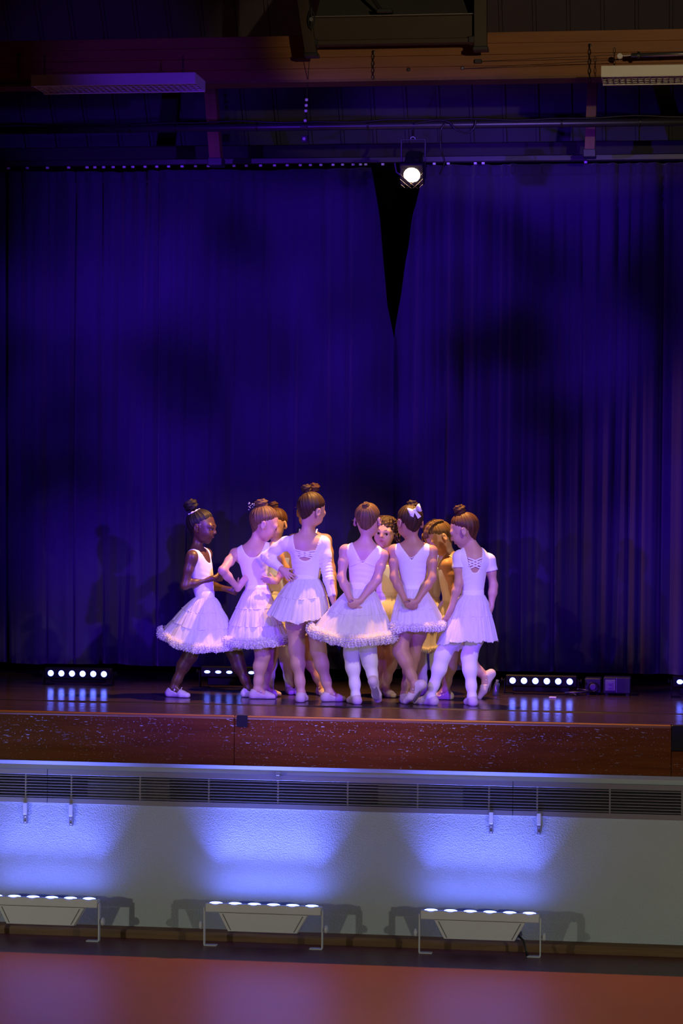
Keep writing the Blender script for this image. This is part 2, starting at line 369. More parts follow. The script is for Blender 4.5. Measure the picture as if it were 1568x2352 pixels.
YB = 1.25
sB = PXm(YB)
def pz(row, Y, px=784): return P(px, row, Y).z
bz1, bz0 = pz(80, YB), pz(182, YB)
bm_ = empty('roof_beam', (0, YB, bz0)); tag(bm_, 'long orange-brown timber roof beam spanning above the stage', 'beam')
lam = 4
for k in range(lam):            # laminations
    a = bz0 + (bz1-bz0)*k/lam; b_ = bz0 + (bz1-bz0)*(k+1)/lam
    MB().box(XL-.3, XR+.3, 0, 0.16, a-bz0+.0006, b_-bz0-.0006, 0.0015).build('lamination', 'beam_wood', bm_)
MB().box(XL-.3, XR+.3, -0.012, 0.17, -0.016, -0.0005).build('bottom_strip', 'post_wood', bm_)
for px, py in ((1062, 157), (1098, 142), (938, 160), (700, 110), (1515, 135)):
    x, z = XZ(px, py, YB); mbb = MB().lathe((x, -0.001, z-bz0), (0, -1, 0), [(0, .012), (.004, .012), (.008, .006)], 10)
    mbb.build('bolt', 'steel' if px == 1062 else 'chain', bm_)
def post(pxt, pxb, rt, rb, wpx, label):
    Y = 2.2
    p0, p1 = P(pxt, rt, Y), P(pxb, rb, Y); hw = wpx/PXm(Y)/2
    o = empty('roof_post', (p1.x, Y, p1.z)); tag(o, label, 'post', 'timber posts under the roof beam')
    m = MB(); d = p0-p1
    v = [Vector((s*hw, t*.05, 0)) + d*q for q in (0, 1) for s, t in ((-1,-1), (1,-1), (1,1), (-1,1))]
    m.add(v, [(3,2,1,0), (4,5,6,7), (0,1,5,4), (1,2,6,5), (2,3,7,6), (3,0,4,7)]).build('shaft', 'post_wood', o)
    MB().box(-hw*1.3, hw*1.3, -.06, .06, -.03, .02, .004).build('foot_plate', 'steel_dark', o)
post(482, 497, 175, 372, 26, 'slanting brown timber post under the beam by the lit ceiling lamp')
post(1362, 1354, 150, 352, 22, 'brown timber post under the beam by the right ceiling lamp')
# dark cross rail behind, in front of the sheet ceiling
x0, z0 = XZ(0, 352, 2.75); 
o = MB().box(XL-.3, XR+.3, -.03, .03, -.045, .045, .004).build('cross_rail', 'black_matte', None, origin=None); o.location = (0, 2.85, pz(348, 2.85)); tag(o, 'black horizontal rail behind the lighting bar, above the curtains', 'rail')

# roof hatch frame hanging in front of the beam at the top of the picture
Yh = 1.0
hx0, hx1 = P(703, 60, Yh).x, P(1105, 60, Yh).x
hz0 = pz(118, Yh)
ht = empty('hatch_frame', ((hx0+hx1)/2, Yh, hz0)); tag(ht, 'brown wooden hatch frame with two dark arms hung before the roof beam', 'hatch')
hc = Vector(((hx0+hx1)/2, Yh, hz0))
def hb(name, x0, x1, y0, y1, z0, z1, m, bev=.004): return MB().box(x0-hc.x, x1-hc.x, y0-hc.y, y1-hc.y, z0-hc.z, z1-hc.z, bev).build(name, m, ht)
ztop = pz(-60, Yh)
for s, px_t, px_b, wp in ((-1, 688, 716, 26), (1, 1104, 1104, 28)):
    pt, pb = P(px_t, -60, Yh), P(px_b, 116 if s > 0 else 130, Yh); hw = wp/PXm(Yh)/2
    m = MB(); d = pt-pb
    v = [pb - hc + Vector((a*hw, t*.035+.0, 0)) + d*q for q in (0, 1) for a, t in ((-1,-1), (1,-1), (1,1), (-1,1))]
    m.add(v, [(3,2,1,0), (4,5,6,7), (0,1,5,4), (1,2,6,5), (2,3,7,6), (3,0,4,7)]).build('arm', 'brown_paint', ht)
    hb('foot_bracket', pb.x-hw*1.25, pb.x+hw*1.25, Yh-.045, Yh+.045, pb.z-.005, pb.z+.018, 'steel_dark')
za, zb, zc = pz(38, Yh), pz(92, Yh), pz(104, Yh)
hb('board', hx0+.03, hx1-.03, Yh+.02, Yh+.06, zb, za, 'brown_paint')
hb('lower_rail', hx0+.04, hx1-.04, Yh-.02, Yh+.05, zc, zb-.001, 'brown_paint')
hb('ledge', hx0+.03, hx1-.03, Yh+.0, Yh+.08, za, za+.006, 'steel', .001)
m = MB(); zt = pz(-70, Yh+.55)
v = [(hx0+.04-hc.x, .09, za+.004-hc.z), (hx1-.04-hc.x, .09, za+.004-hc.z), (hx1-.04-hc.x, .55, zt-hc.z), (hx0+.04-hc.x, .55, zt-hc.z)]
v = v + [(x, y+.02, z+.01) for x, y, z in v]
m.add(v, [(0,1,2,3), (7,6,5,4), (1,0,4,5), (2,1,5,6), (3,2,6,7), (0,3,7,4)]).build('cover_panel', 'grey_panel', ht)
for x in (hx0+.045, hx1-.045): hb('corner_bracket', x-.028, x+.028, Yh-.03, Yh+.055, zc-.003, zb+.006, 'steel_dark')
mm = MB().tube([P(845, -20, Yh+.05)-hc, P(868, 15, Yh+.03)-hc, P(878, 27, Yh+.02)-hc], .012, 8); mm.build('latch_arm', 'steel_dark', ht)
mm = MB().box(*[q for q in (P(866, 0, Yh).x-hc.x, P(902, 0, Yh).x-hc.x)], -.03, .03, pz(33, Yh)-hc.z, pz(24, Yh)-hc.z, .003); mm.build('latch_plate', 'steel_dark', ht)

# pulley with cord and white beads that carries the lighting bar
Yp = 1.52
YPIPE = 1.55
pz_pipe = pz(290, YPIPE, 784)
pu = P(715, 45, Yh-.06)
pl = empty('pulley', pu); tag(pl, 'small black pulley wheel hanging from the hatch frame arm', 'pulley')
mt_ = MB(); R_ = .052
mt_.tube([Vector((math.cos(a)*.018, 0, math.sin(a)*R_)) for a in [2*PI*k/20 for k in range(21)]], .004, 6, caps=False).build('rim', 'steel_dark', pl)
MB().lathe((0, -.012, 0), (0, 1, 0), [(0, .012), (.024, .012)], 12).build('hub', 'steel', pl)
MB().box(-.004, .004, -.004, .004, -.05, .07).build('hanger', 'steel_dark', pl)
ca = P(715, 62, Yh-.06); cb = P(699, 300, YPIPE)
def lerpv(a, b, t): return a + (b-a)*t
cd = empty('bar_cord', cb); tag(cd, 'thin cord with white beads running up from the lighting bar', 'cord')
MB().tube([ca-cb, lerpv(ca, cb, .5)-cb, Vector((0, 0, 0))], .0022, 6).build('cord', 'chain', cd)
for row in (227, 240, 253, 276):
    t = (row-62)/(300-62); c = lerpv(ca, cb, t)-cb
    MB().lathe(c-Vector((0, 0, .009)), (0, 0, 1), [(0, .005), (.004, .010), (.014, .010), (.018, .005)], 10).build('bead', 'white_plastic', cd, smooth=True)
MB().box(-.022, .022, -.03, .03, .010, .03, .003).build('clamp', 'steel_dark', cd)
MB().box(-.02, .02, -.012, .012, -.075, -.03, .003).build('tag', 'steel_dark', cd)
MB().lathe((0, -.012, -.052), (0, -1, 0), [(0, .010), (.004, .010), (.006, .006)], 12).build('stud', 'white_plastic', cd)

# lighting bar with cables
xa, xb = XL-.3, XR+.3
pb_ = empty('lighting_bar', (0, YPIPE, pz_pipe)); tag(pb_, 'dark steel lighting bar with cables taped along it', 'bar')
MB().tube([(xa, 0, 0), (xb, 0, 0)], .024, 14).build('pipe', 'steel_dark', pb_, smooth=True)
MB().tube([(x, -.012, .030 + .006*math.sin(x*5)+.004*math.sin(x*13)) for x in np.linspace(xa, xb, 90)], .006, 6).build('cable', 'black_gloss', pb_, smooth=True)
for px in (110, 300, 405, 590, 845, 1290, 1470): 
    x = P(px, 290, YPIPE).x; MB().tube([(x-.006, 0, 0), (x+.006, 0, 0)], .028, 14).build('tape', 'tape_black', pb_)
def cable(pts, label, r=.0055):
    b0 = P(*pts[0]); m = MB()
    v = [P(*q)-b0 for q in pts]
    # Catmull-Rom through the points
    out = []
    for i in range(len(v)-1):
        p0, p1, p2, p3 = v[max(i-1, 0)], v[i], v[i+1], v[min(i+2, len(v)-1)]
        for t in np.linspace(0, 1, 9)[:-1]:
            out.append(.5*((2*p1)+(p2-p0)*t+(2*p0-5*p1+4*p2-p3)*t*t+(3*p1-p0-3*p2+p3)*t**3))
    out.append(v[-1])
    o = m.tube(out, r, 8).build('power_cable', 'black_gloss', None, smooth=True); o.location = b0
    return tag(o, label, 'cable')
cable([(950, 284, 1.50), (1000, 276, 1.50), (1030, 280, 1.50), (1046, 296, 1.50), (1070, 306, 1.50), (1088, 294, 1.50), (1092, 276, 1.50)], 'black cable looped round the lighting bar beside the spotlight')
cable([(1024, 282, 1.50), (1012, 300, 1.50), (1012, 340, 1.50), (1020, 372, 1.50), (1010, 400, 1.50)], 'black cable hanging down beside the lit spotlight')

# lit spotlight
YS = 1.25
sp_c = P(946, 400, YS)
sp_ = empty('spotlight', sp_c); tag(sp_, 'black stage spotlight with glowing warm lens and wire grille, hanging before the curtain gap', 'spotlight')
sdir = (Vector((0.5, -3.6, -1.2)) - Vector(sp_c)); sdir = Vector((0.0, -1.0, -0.75)).normalized()
aim = sdir.to_track_quat('-Z', 'Y').to_matrix()     # local -Z points out of the lens
def loc2w(v): return aim @ Vector(v)
def aimed(mb): mb.v = [tuple(loc2w(p)) for p in mb.v]; return mb
hsz = .072
aimed(MB().box(-hsz, hsz, -hsz, hsz, -.01, .03, .006)).build('front_frame', 'black_gloss', sp_)
h2 = aimed(MB().box(-.052, .052, -.052, .055, .03, .20, .016)).build('housing', 'black_gloss', sp_)
for s in (-1, 1): aimed(MB().box(s*.026-.013, s*.026+.013, .0553, .0575, .05, .085, .0008)).build('vent', 'chain', h2)
aimed(MB().lathe((0, 0, -.0105), (0, 0, -1), [(0, .049), (.001, .049), (.008, .040), (.014, .022), (.016, .004)], 24)).build('lens', 'spot_lens', sp_, smooth=True)
g = MB()
for k in range(-4, 5):
    for s in (-1, 1):
        a = k*.026; pts = []
        for t in np.linspace(-.09, .09, 13):
            x = (t + a)*.7071; y = s*(t - a)*.7071
            if abs(x) < hsz and abs(y) < hsz: pts.append((x, y-.004, -.040 - .012*(1-(x*x+y*y)/.006)))
        if len(pts) > 1: g.tube(pts, .0016, 5)
aimed(g).build('wire_grille', 'chain', sp_)
yk = MB(); top = P(949, 318, YS)-sp_c
for s in (-1, 1):
    yk.tube([Vector((s*.072, .06, -.02)), Vector((s*.072, .055, top.z)), ], .0055, 6)
yk.tube([Vector((-.072, .055, top.z)), Vector((.072, .055, top.z))], .0055, 6).build('yoke', 'steel_dark', sp_)
pp = Vector((P(949, 290, YPIPE).x-sp_c.x, YPIPE-YS, pz_pipe-sp_c.z))
MB().tube([Vector((0, .055, top.z)), Vector((pp.x, pp.y-.03, pp.z-.05)), Vector((pp.x, pp.y, pp.z-.01))], .009, 8).build('hook_clamp', 'steel_dark', sp_)
MB().tube([Vector((math.cos(a)*.014, .03, top.z+math.sin(a)*.014)) for a in np.linspace(0, PI, 9)], .004, 6).build('safety_ring', 'steel', sp_)
MB().tube([Vector((-.074, .05, -.0)), Vector((-.10, .05, .02)), Vector((-.11, .05, .075))], .006, 6).build('tilt_handle', 'steel_dark', sp_)
# its light: wide warm beam down on to the ring of dancers and out over the edge
lo = spot('spotlight_beam', tuple(sp_c + sdir*.06), tuple(sp_c + sdir*.06 + Vector((-.08, -0.62, -1.0))), (1.0, 0.47, 0.10), 700, 112, 0.6, 0.03)

# ------------------------------------------------------------------ curtain rail and curtains
YC = 2.62
cz = pz(380, YC)
rl = empty('curtain_rail', (0, YC, cz)); tag(rl, 'dark curtain rail with small white gliders', 'rail')
MB().box(XL-.2, XR+.2, -.03, .03, .012, .05, .004).build('track', 'steel_dark', rl)
gm = MB().box(-.010, .010, -.034, -.018, -.006, .008, .002).mesh('glider'); gm.materials.append(MATS['white_plastic'])
for px in (22,65,111,160,202,220,240,262,287,307,335,362,389,420,451,480,510,539,567,600,632,661,691,714,738,766,788,812,829,841,880,998,1030,1092,1110,1345):
    shared('glider', gm, (P(px, 383, YC).x, 0, 0), rl)
for px, py in ((1344, 358), (1384, 296)):
    pass
zbot = pz(1537, YC)

def curtain(name, label, xedge0, xedge1, ztop, fold, nx, seedtxt):
    """xedge0/1(v): x of the two edges at drop v in 0..1; fold(s,v): y displacement"""
    nv = 48; V = []; F = []
    for j in range(nv+1):
        v = j/nv; z = ztop + (zbot-ztop)*v
        a, b = xedge0(v), xedge1(v)
        for i in range(nx+1):
            u = i/nx; x = a + (b-a)*u; y, dx = fold(u, v, x)
            V.append((x+dx, YC+y, z))
    for j in range(nv):
        for i in range(nx):
            q = j*(nx+1)+i; F.append((q, q+nx+1, q+nx+2, q+1))
    o = empty(name, ((xedge0(0)+xedge1(0))/2, YC, ztop)); ol = Vector(o.location)
    m = MB(); m.v = [tuple(Vector(p)-ol) for p in V]; m.f = F
    cl = m.build('cloth', 'curtain_cloth', o, smooth=True)
    md = cl.modifiers.new('t', 'SOLIDIFY'); md.thickness = .004
    # gathered heading tape
    hm = MB(); a, b = xedge0(0), xedge1(0); N = int((b-a)/.011)
    hv = []; 
    for zz in (.012, -.005, -.045, -.062):
        for i in range(N+1):
            x = a + (b-a)*i/N
            y = fold(i/N, 0.0, x)[0] - .008 - (.004*math.sin(i*2.1)+.003*math.sin(i*.9+1))*(1 if zz < .01 else .3)
            hv.append((x, YC+y-(.004 if abs(zz+.025) < .03 else 0), ztop+zz))
    hf = [(k*(N+1)+i, (k+1)*(N+1)+i, (k+1)*(N+1)+i+1, k*(N+1)+i+1) for k in range(3) for i in range(N)]
    hm.v = [tuple(Vector(p)-ol) for p in hv]; hm.f = hf
    hd = hm.build('heading_tape', 'curtain_head', o, smooth=True); md = hd.modifiers.new('t', 'SOLIDIFY'); md.thickness = .006
    tag(o, label, 'curtain', 'stage curtains'); return o
def pxline(pts):      # pts: (row, px) -> function of drop v giving world x
    rows = [p[0] for p in pts]; xs = [P(p[1], p[0], YC).x for p in pts]; zs = [P(p[1], p[0], YC).z for p in pts]
    def f(v, zt): z = zt + (zbot-zt)*v; return float(np.interp(-z, [-q for q in zs], xs))
    return f
zL = pz(392, YC); zR = pz(376, YC, 1250)
eL = pxline([(385, 853), (430, 862), (500, 873), (600, 880), (700, 888), (775, 903), (800, 903), (1540, 899)])
eR = pxline([(376, 978), (430, 962), (480, 947), (560, 935), (600, 926), (680, 914), (740, 905), (790, 898), (1540, 893)])
def fold_left(u, v, x):
    sets = ((1.9, .055, .3), (4.3, .030, 1.1), (7.9, .014, 2.3))
    y = 0
    for k, (fr, am, ph) in enumerate(sets):
        s = math.sin(2*PI*fr*(x*.5+.05*v*math.sin(3*x)) + ph)
        y += am*(abs(s)**.7)*(1 if s > 0 else -1)*(.55+.45*v)
    y += .012*math.sin(x*52 + 2*math.sin(7*x))*max(0, 1-v*5)           # tight gathers near the heading
    y += .020*math.exp(-((x-XcL(v))/.10)**2)*math.sin(9*v)              # turned edge
    # deep tucks where one width laps over the next
    for tx in TUCKS: y += .045*math.exp(-((x-tx - .02*v)/.014)**2)
    for (tx, dp, wd_, dr, pw_) in TK2:
        d = (x-tx-dr*v)/wd_
        if abs(d) < 3.5: y += dp*math.exp(-d*d)*(.25+.75*abs(math.sin(pw_*(v+.3)*2)))
    return y, 0.0
TUCKS = [P(px, 900, YC).x for px in (10, 104, 166, 226, 358)]
tk = random.Random(21); TK2 = []
x_ = XL
while x_ < .6:
    x_ += tk.uniform(.07, .22); TK2.append((x_, tk.uniform(.012, .040), tk.uniform(.012, .026), tk.uniform(-.03, .03), tk.uniform(.6, 2.2)))
TK3 = []
x_ = 0.0
while x_ < 4.4:
    x_ += tk.uniform(.055, .135); TK3.append((x_, tk.uniform(.02, .06), tk.uniform(.010, .020), tk.uniform(-.025, .025), tk.uniform(.3, 1.2)))
XcL = lambda v: eL(v, zL)
fr_ = random.Random(11); RP = [fr_.uniform(0, 6.28) for _ in range(8)]
def fold_right(u, v, x):
    ph = 2*PI*x*5.2 + 1.6*math.sin(x*3.1+RP[0]) + 1.2*math.sin(x*7.3+RP[1])
    s = math.sin(ph); y = (.030+.022*math.sin(x*4.1+RP[2]))*s*(.6+.5*v)
    y += .014*math.sin(2*PI*x*11.3 + 2*math.sin(x*5+RP[3]))*(1-.5*v)
    y += .009*math.sin(x*88+3*math.sin(x*9))*max(0, 1-v*3.5)
    y += -.02*math.exp(-((x-eR(v, zR))/.05)**2)
    for (tx, dp, wd_, dr, pw_) in TK3:
        d = (x-tx-dr*v)/wd_
        if abs(d) < 3.5: y += dp*math.exp(-d*d)*(.55+.45*math.sin(pw_*v*4))
    return y+.10, .010*math.cos(ph)*(.4+.6*v)
curtain('stage_curtain', 'dark curtain with few shallow folds hanging left of the black gap', lambda v: XL-.1, lambda v: eL(v, zL), zL, fold_left, 760, 'l')
curtain('stage_curtain', 'dark curtain with many narrow folds hanging right of the black gap', lambda v: eR(v, zR), lambda v: XR+.1, zR, fold_right, 720, 'r')

# ------------------------------------------------------------------ ceiling lamps
def ceiling_lamp(pxl, pxr, row_t, row_b, label, chains, Y=0.55, W=.30):
    a, b = P(pxl, row_t, Y), P(pxr, row_t, Y); h = (row_b-row_t)/PXm(Y); L = b.x-a.x
    o = empty('ceiling_lamp', (a.x, Y, a.z)); tag(o, label, 'lamp', 'fluorescent ceiling lamps')
    t = .006
    MB().box(0, L, 0, t, -h, 0, .001).build('side_panel', 'white_metal', o)
    MB().box(0, L, W-t, W, -h, 0, .001).build('side_panel', 'white_metal', o)
    MB().box(0, t, t, W-t, -h, 0, .001).build('end_panel', 'white_metal', o)
    MB().box(L-t, L, t, W-t, -h, 0, .001).build('end_panel', 'white_metal', o)
    MB().box(t, L-t, t, W-t, -.006, -.001).build('top_panel', 'duct_grey', o)  # shade of the cavity above the louvre put into the grey colour
    for y in (0, W-.02): MB().box(0, L, y, y+.02, -h-.006, -h, .001).build('bottom_flange', 'white_metal', o)
    # parabolic louvre grid
    lv = empty('louvre', (0, 0, 0)); lv.parent = o
    n = max(4, int(L/.034)); cm = MB().box(-.0016, .0016, .02, W-.02, -h-.002, -h+.016).mesh('cross_blade'); cm.materials.append(MATS['white_metal'])
    for k in range(1, n): shared('cross_blade', cm, (L*k/n, 0, 0), lv)
    for k in range(1, 5):
        MB().box(t, L-t, W*k/5-.001, W*k/5+.001, -h-.001, -h+.0035).build('long_blade', 'white_metal', lv)
    for k in (1, 2): 
        MB().tube([(t+.03, W*k/3, -h*.45), (L-t-.03, W*k/3, -h*.45)], .013, 10).build('tube', 'white_plastic', o)
    for px, ptop in chains:
        x = P(px, row_t, Y+W*.5).x - a.x; zt = P(px, ptop, Y+W*.5).z - a.z; cm = MB(); nl = max(2, int(zt/.03))
        for k in range(nl):
            z = zt*(k+.5)/nl; ln = zt/nl*.62
            ax = (1, 0) if k % 2 else (0, 1)
            cm.tube([Vector((x+ax[0]*.006*math.cos(q), W*.5+ax[1]*.006*math.cos(q), z+ln*math.sin(q))) for q in np.linspace(0, 2*PI, 9)], .0018, 4, caps=False)
        cm.build('chain', 'chain', o)
ceiling_lamp(71, 448, 172, 196, 'long fluorescent lamp with louvre grid hanging by the beam, tinted violet', ((42+60, 128), (420, 128)))
ceiling_lamp(1380, 1780, 151, 174, 'grey fluorescent lamp with louvre grid cut by the picture edge', ((1410, 110), (1700, 100)))
# free chain on the beam face, and the chain left of the lamp
for px, r0_, r1_, lab in ((857, 118, 182, 'short rusty chain hanging on the middle of the roof beam'), (43, 126, 182, 'short chain hanging on the beam left of the violet lamp'), (1354, 103, 190, 'short chain hanging on the beam beside the right lamp')):
    a = P(px, r0_, YB-.02); b = P(px, r1_, YB-.02); cm = MB(); n = 8
    for k in range(n):
        c = lerpv(a, b, (k+.5)/n)-a; ln = (b-a).length/n*.62; ax = (1, 0) if k % 2 else (0, 1)
        cm.tube([c+Vector((ax[0]*.007*math.cos(q), ax[1]*.007*math.cos(q), ln*math.sin(q))) for q in np.linspace(0, 2*PI, 9)], .0022, 5, caps=False)
    o = empty('hanging_chain', a); tag(o, lab, 'chain'); cm.build('links', 'chain', o)
    MB().lathe((0, .022, 0), (0, -1, 0), [(0, .010), (.012, .010), (.014, .005)], 10).build('hook_plate', 'chain', o)
# grey pole with a pulley block, upper right, and its two cords
a = P(1449, 127, 1.0); b = P(1700, 120, 1.0)
o = empty('curtain_pole', a); tag(o, 'grey metal pole with pulley end above the right ceiling lamp', 'pole')
MB().tube([(0, 0, 0), b-a], .013, 12).build('tube', 'steel', o, smooth=True)
c1 = P(1466, 127, 1.0)-a; MB().tube([c1-Vector((.008, 0, 0)), c1+Vector((.008, 0, 0))], .022, 12).build('clamp', 'steel_dark', o)
c2 = P(1423, 129, 1.0)-a; MB().lathe(c2-Vector((0, .012, 0)), (0, 1, 0), [(0, .014), (.006, .018), (.018, .018), (.024, .014)], 14).build('pulley_block', 'white_metal', o)
MB().tube([c2, Vector((0, 0, 0))], .004, 6).build('eye', 'steel', o)
a = P(1098, 141, YB-.015); o = empty('pull_cord', a); tag(o, 'two thin cords stretched from the beam to the grey pole', 'cord')
for q0, q1 in (((1098, 141, YB-.015), (1415, 126, 1.0)), ((1062, 158, YB-.015), (1418, 137, 1.0))):
    MB().tube([P(*q0)-a, P(*q1)-a], .0016, 5).build('strand', 'chain', o)
MB().box(-.022, .022, -.012, .012, -.012, .012, .003).build('cleat', 'steel_dark', o)

# ------------------------------------------------------------------ vent grilles under the stage
YG = 0.012; gt, gb = -0.330, -0.520
def grille(x0, x1, divs, dark, label):
    o = empty('vent_grille', (x0, YG, gb)); tag(o, label, 'grille', 'vent grilles under the stage')
    H = gt-gb; W = x1-x0
    MB().box(.001, W-.001, 0, .016, H-.030, H, .002).build('top_frame', 'slat_metal', o)
    MB().box(.001, W-.001, 0, .016, 0, .030, .002).build('bottom_frame', 'slat_metal', o)
    MB().box(.001, W-.001, .075, .080, .0, H).build('back_plate', 'black_matte', o)
    for a, b in dark: MB().box(a-x0, b-x0, .050, .074, .005, H-.005).build('duct_panel', 'duct_grey', o)
    n = 8; z0, z1 = .030, H-.030
    m = MB().prism([(0,0)], 0, 0) if False else MB()
    v = [(x, y, z) for x in (.001, W-.001) for y, z in ((0.001, -.0035), (.020, .0025), (.020, .0055), (.001, .0005))]
    m.add(v, [(0,1,2,3), (7,6,5,4), (0,4,5,1), (1,5,6,2), (2,6,7,3), (3,7,4,0)]); sm = m.mesh('slat'); sm.materials.append(MATS['slat_metal'])
    for k in range(n): shared('slat', sm, (0, 0, z0+(z1-z0)*(k+.5)/n), o)
    dm = MB().box(-.0045, .0045, .003, .024, z0-.002, z1+.002, .001).mesh('divider'); dm.materials.append(MATS['slat_metal'])
    for px in divs: shared('divider', dm, (P(px, 1820, 0).x-x0, 0, 0), o)
gx = [XL+.1, P(107, 1820, 0).x, P(1177, 1840, 0).x, XR-.1]
X = lambda px: P(px, 1830, 0).x
grille(gx[0], gx[1]-.0005, (57, -100, -260, -420), (), 'short end of vent grille at the picture edge left of the first hook pair')
grille(gx[1]+.0005, gx[2]-.0005, (162, 320, 478, 637, 797, 958, 1122), ((X(195), X(383)), (X(865), X(1060))), 'long metal vent grille below the middle of the stage fascia')
grille(gx[2]+.0005, gx[3], (1233, 1400, 1566, 1730, 1900), (), 'metal vent grille below the plain unlit end of the fascia')
def bracket(px, r0_, r1_, label, hook=True):
    Y = 0.004; a = P(px, r1_, Y); h = (r1_-r0_)/PXm(Y)
    o = empty('hook_plate', (a.x, Y, a.z)); tag(o, label, 'hook', 'metal hook plates')
    MB().box(-.011, .011, 0.004, .025, 0, h*.58, .002).build('plate', 'slat_metal', o)
    MB().box(-.011, .011, -.006, .010, h*.45, h, .003).build('tab', 'white_metal', o)
    for z in (h*.12, h*.36): MB().lathe((0, .0045, z), (0, -1, 0), [(0, .0055), (.003, .0055), (.005, .003)], 10).build('screw', 'steel', o)
bracket(57, 1842, 1893, 'white metal hook plate under the short left grille'); bracket(162, 1846, 1898, 'white metal hook plate under the left end of the long grille')
bracket(1127, 1865, 1916, 'white metal hook plate under the right end of the long grille'); bracket(1237, 1868, 1918, 'white metal hook plate under the right-hand grille')
a = P(637, 1794, -.01); o = empty('clip', (a.x, -.006, a.z)); tag(o, 'small grey metal clip on the painted strip above the long grille', 'clip')
MB().box(-.009, .009, 0, .014, 0, .048, .002).build('plate', 'slat_metal', o); MB().box(-.009, .012, -.008, 0, .030, .048, .002).build('lip', 'slat_metal', o)
a = P(556, 1672, -.04); o = MB().box(-.030, .030, 0, .004, 0, .062).box(-.030, .030, 0, .05, .062, .064).build('tape_patch', 'tape_black'); o.location = (a.x, -.0455, -.0615); tag(o, 'square of black tape stuck over the stage edge', 'tape')

# ------------------------------------------------------------------ white LED bars on the hall floor
def led_bar(pxc, label, cable_=False, hot=1.0):
    Y = -0.145; c = P(pxc, 2172, Y); z0 = -STAGE_H
    o = empty('led_bar', (c.x, Y, z0)); tag(o, label, 'stage light', 'white LED bars along the foot of the wall')
    hw = .327; ht = .232; tilt = math.radians(7)
    def tb(mb):     # housing is tipped slightly towards the wall about its pivots
        cth, sth = math.cos(tilt), math.sin(tilt); out = []
        for x, y, z in mb.v:
            dz = z-.11; out.append((x, y*cth + dz*sth, .11 + dz*cth - y*sth))
        mb.v = out; return mb
    hs = tb(MB().box(-hw+.007, hw-.007, -.032, .032, ht-.048, ht, .004)).build('housing', 'white_metal', o)
    tb(MB().prism([(-.245, ht-.050), (.245, ht-.050), (.190, ht-.148), (-.190, ht-.148)], -.030, .030)).build('control_box', 'white_metal', o)
    tb(MB().prism([(-.225, ht-.056), (-.219, ht-.056), (-.172, ht-.143), (-.178, ht-.143)], -.0308, -.0298)).build('seam', 'duct_grey', o)
    tb(MB().prism([(.225, ht-.056), (.219, ht-.056), (.172, ht-.143), (.178, ht-.143)], -.0308, -.0298)).build('seam', 'duct_grey', o)
    for k in range(6):
        x = (-2.5+k)*.1065
        rg = tb(MB().lathe((x, 0, ht-.001), (0, 0, 1), [(0, .035), (.004, .035), (.004, .031)], 18)).build('lens', 'led_blue', hs)
        dm = tb(MB().lathe((x, 0, ht+.002), (0, 0, 1), [(0, .031), (.003, .029), (.005, .020), (.006, .004)], 18)).build('lens_dome', 'led_blue', hs, smooth=True)
        pos = Vector((x, .02, ht+.035)); 
        ll = spot('led_beam', (c.x+x, Y+.025, z0+ht+.02), (c.x+x, Y+.18, z0+1.0), (0.11, 0.14, 1.0), 16*hot, 62, 1.0, 0.02)
        ll.parent = None
    al = bpy.data.lights.new('led_spill', 'AREA'); al.shape = 'RECTANGLE'; al.size = .60; al.size_y = .03; al.energy = 0.95*hot; al.color = (0.13, 0.17, 1.0); al.spread = math.radians(140)
    ao = bpy.data.objects.new('led_spill', al); C.objects.link(ao); ao.location = (c.x, Y+.03, z0+ht+.018); ao.rotation_euler = Vector((0, .6, 1)).to_track_quat('-Z', 'Y').to_euler()
    for s in (-1, 1):
        br = empty('yoke', (0, 0, 0)); br.parent = o
        MB().box(s*hw-.003, s*hw+.003, -.016, .016, .004, ht-.02, .001).build('strap', 'white_metal', br)
        foot = MB().box(*(sorted((s*hw, s*(hw-.070)))), -.020, .020, 0, .005, .001).build('foot', 'white_metal', br)
        kb = MB().lathe((s*(hw+.002), 0, .110), (s, 0, 0), [(0, .007), (.012, .007), (.013, .021), (.021, .022), (.026, .018)], 14).build('knob', 'white_plastic', br, smooth=False)
    if cable_:
        MB().tube([(.175, .02, .125), (.205, .015, .112), (.235, .01, .085), (.25, .005, .035), (.255, .0, .008), (.262, .03, .006)], .0065, 8).build('power_lead', 'black_gloss', o, smooth=True)
    return o
led_bar(95, 'white LED bar cut by the picture edge at the foot of the wall')
led_bar(604, 'white LED bar in the middle of the three, bright blue above it', False, 1.35)
led_bar(1101, 'white LED bar with a short black power lead at its side', True)

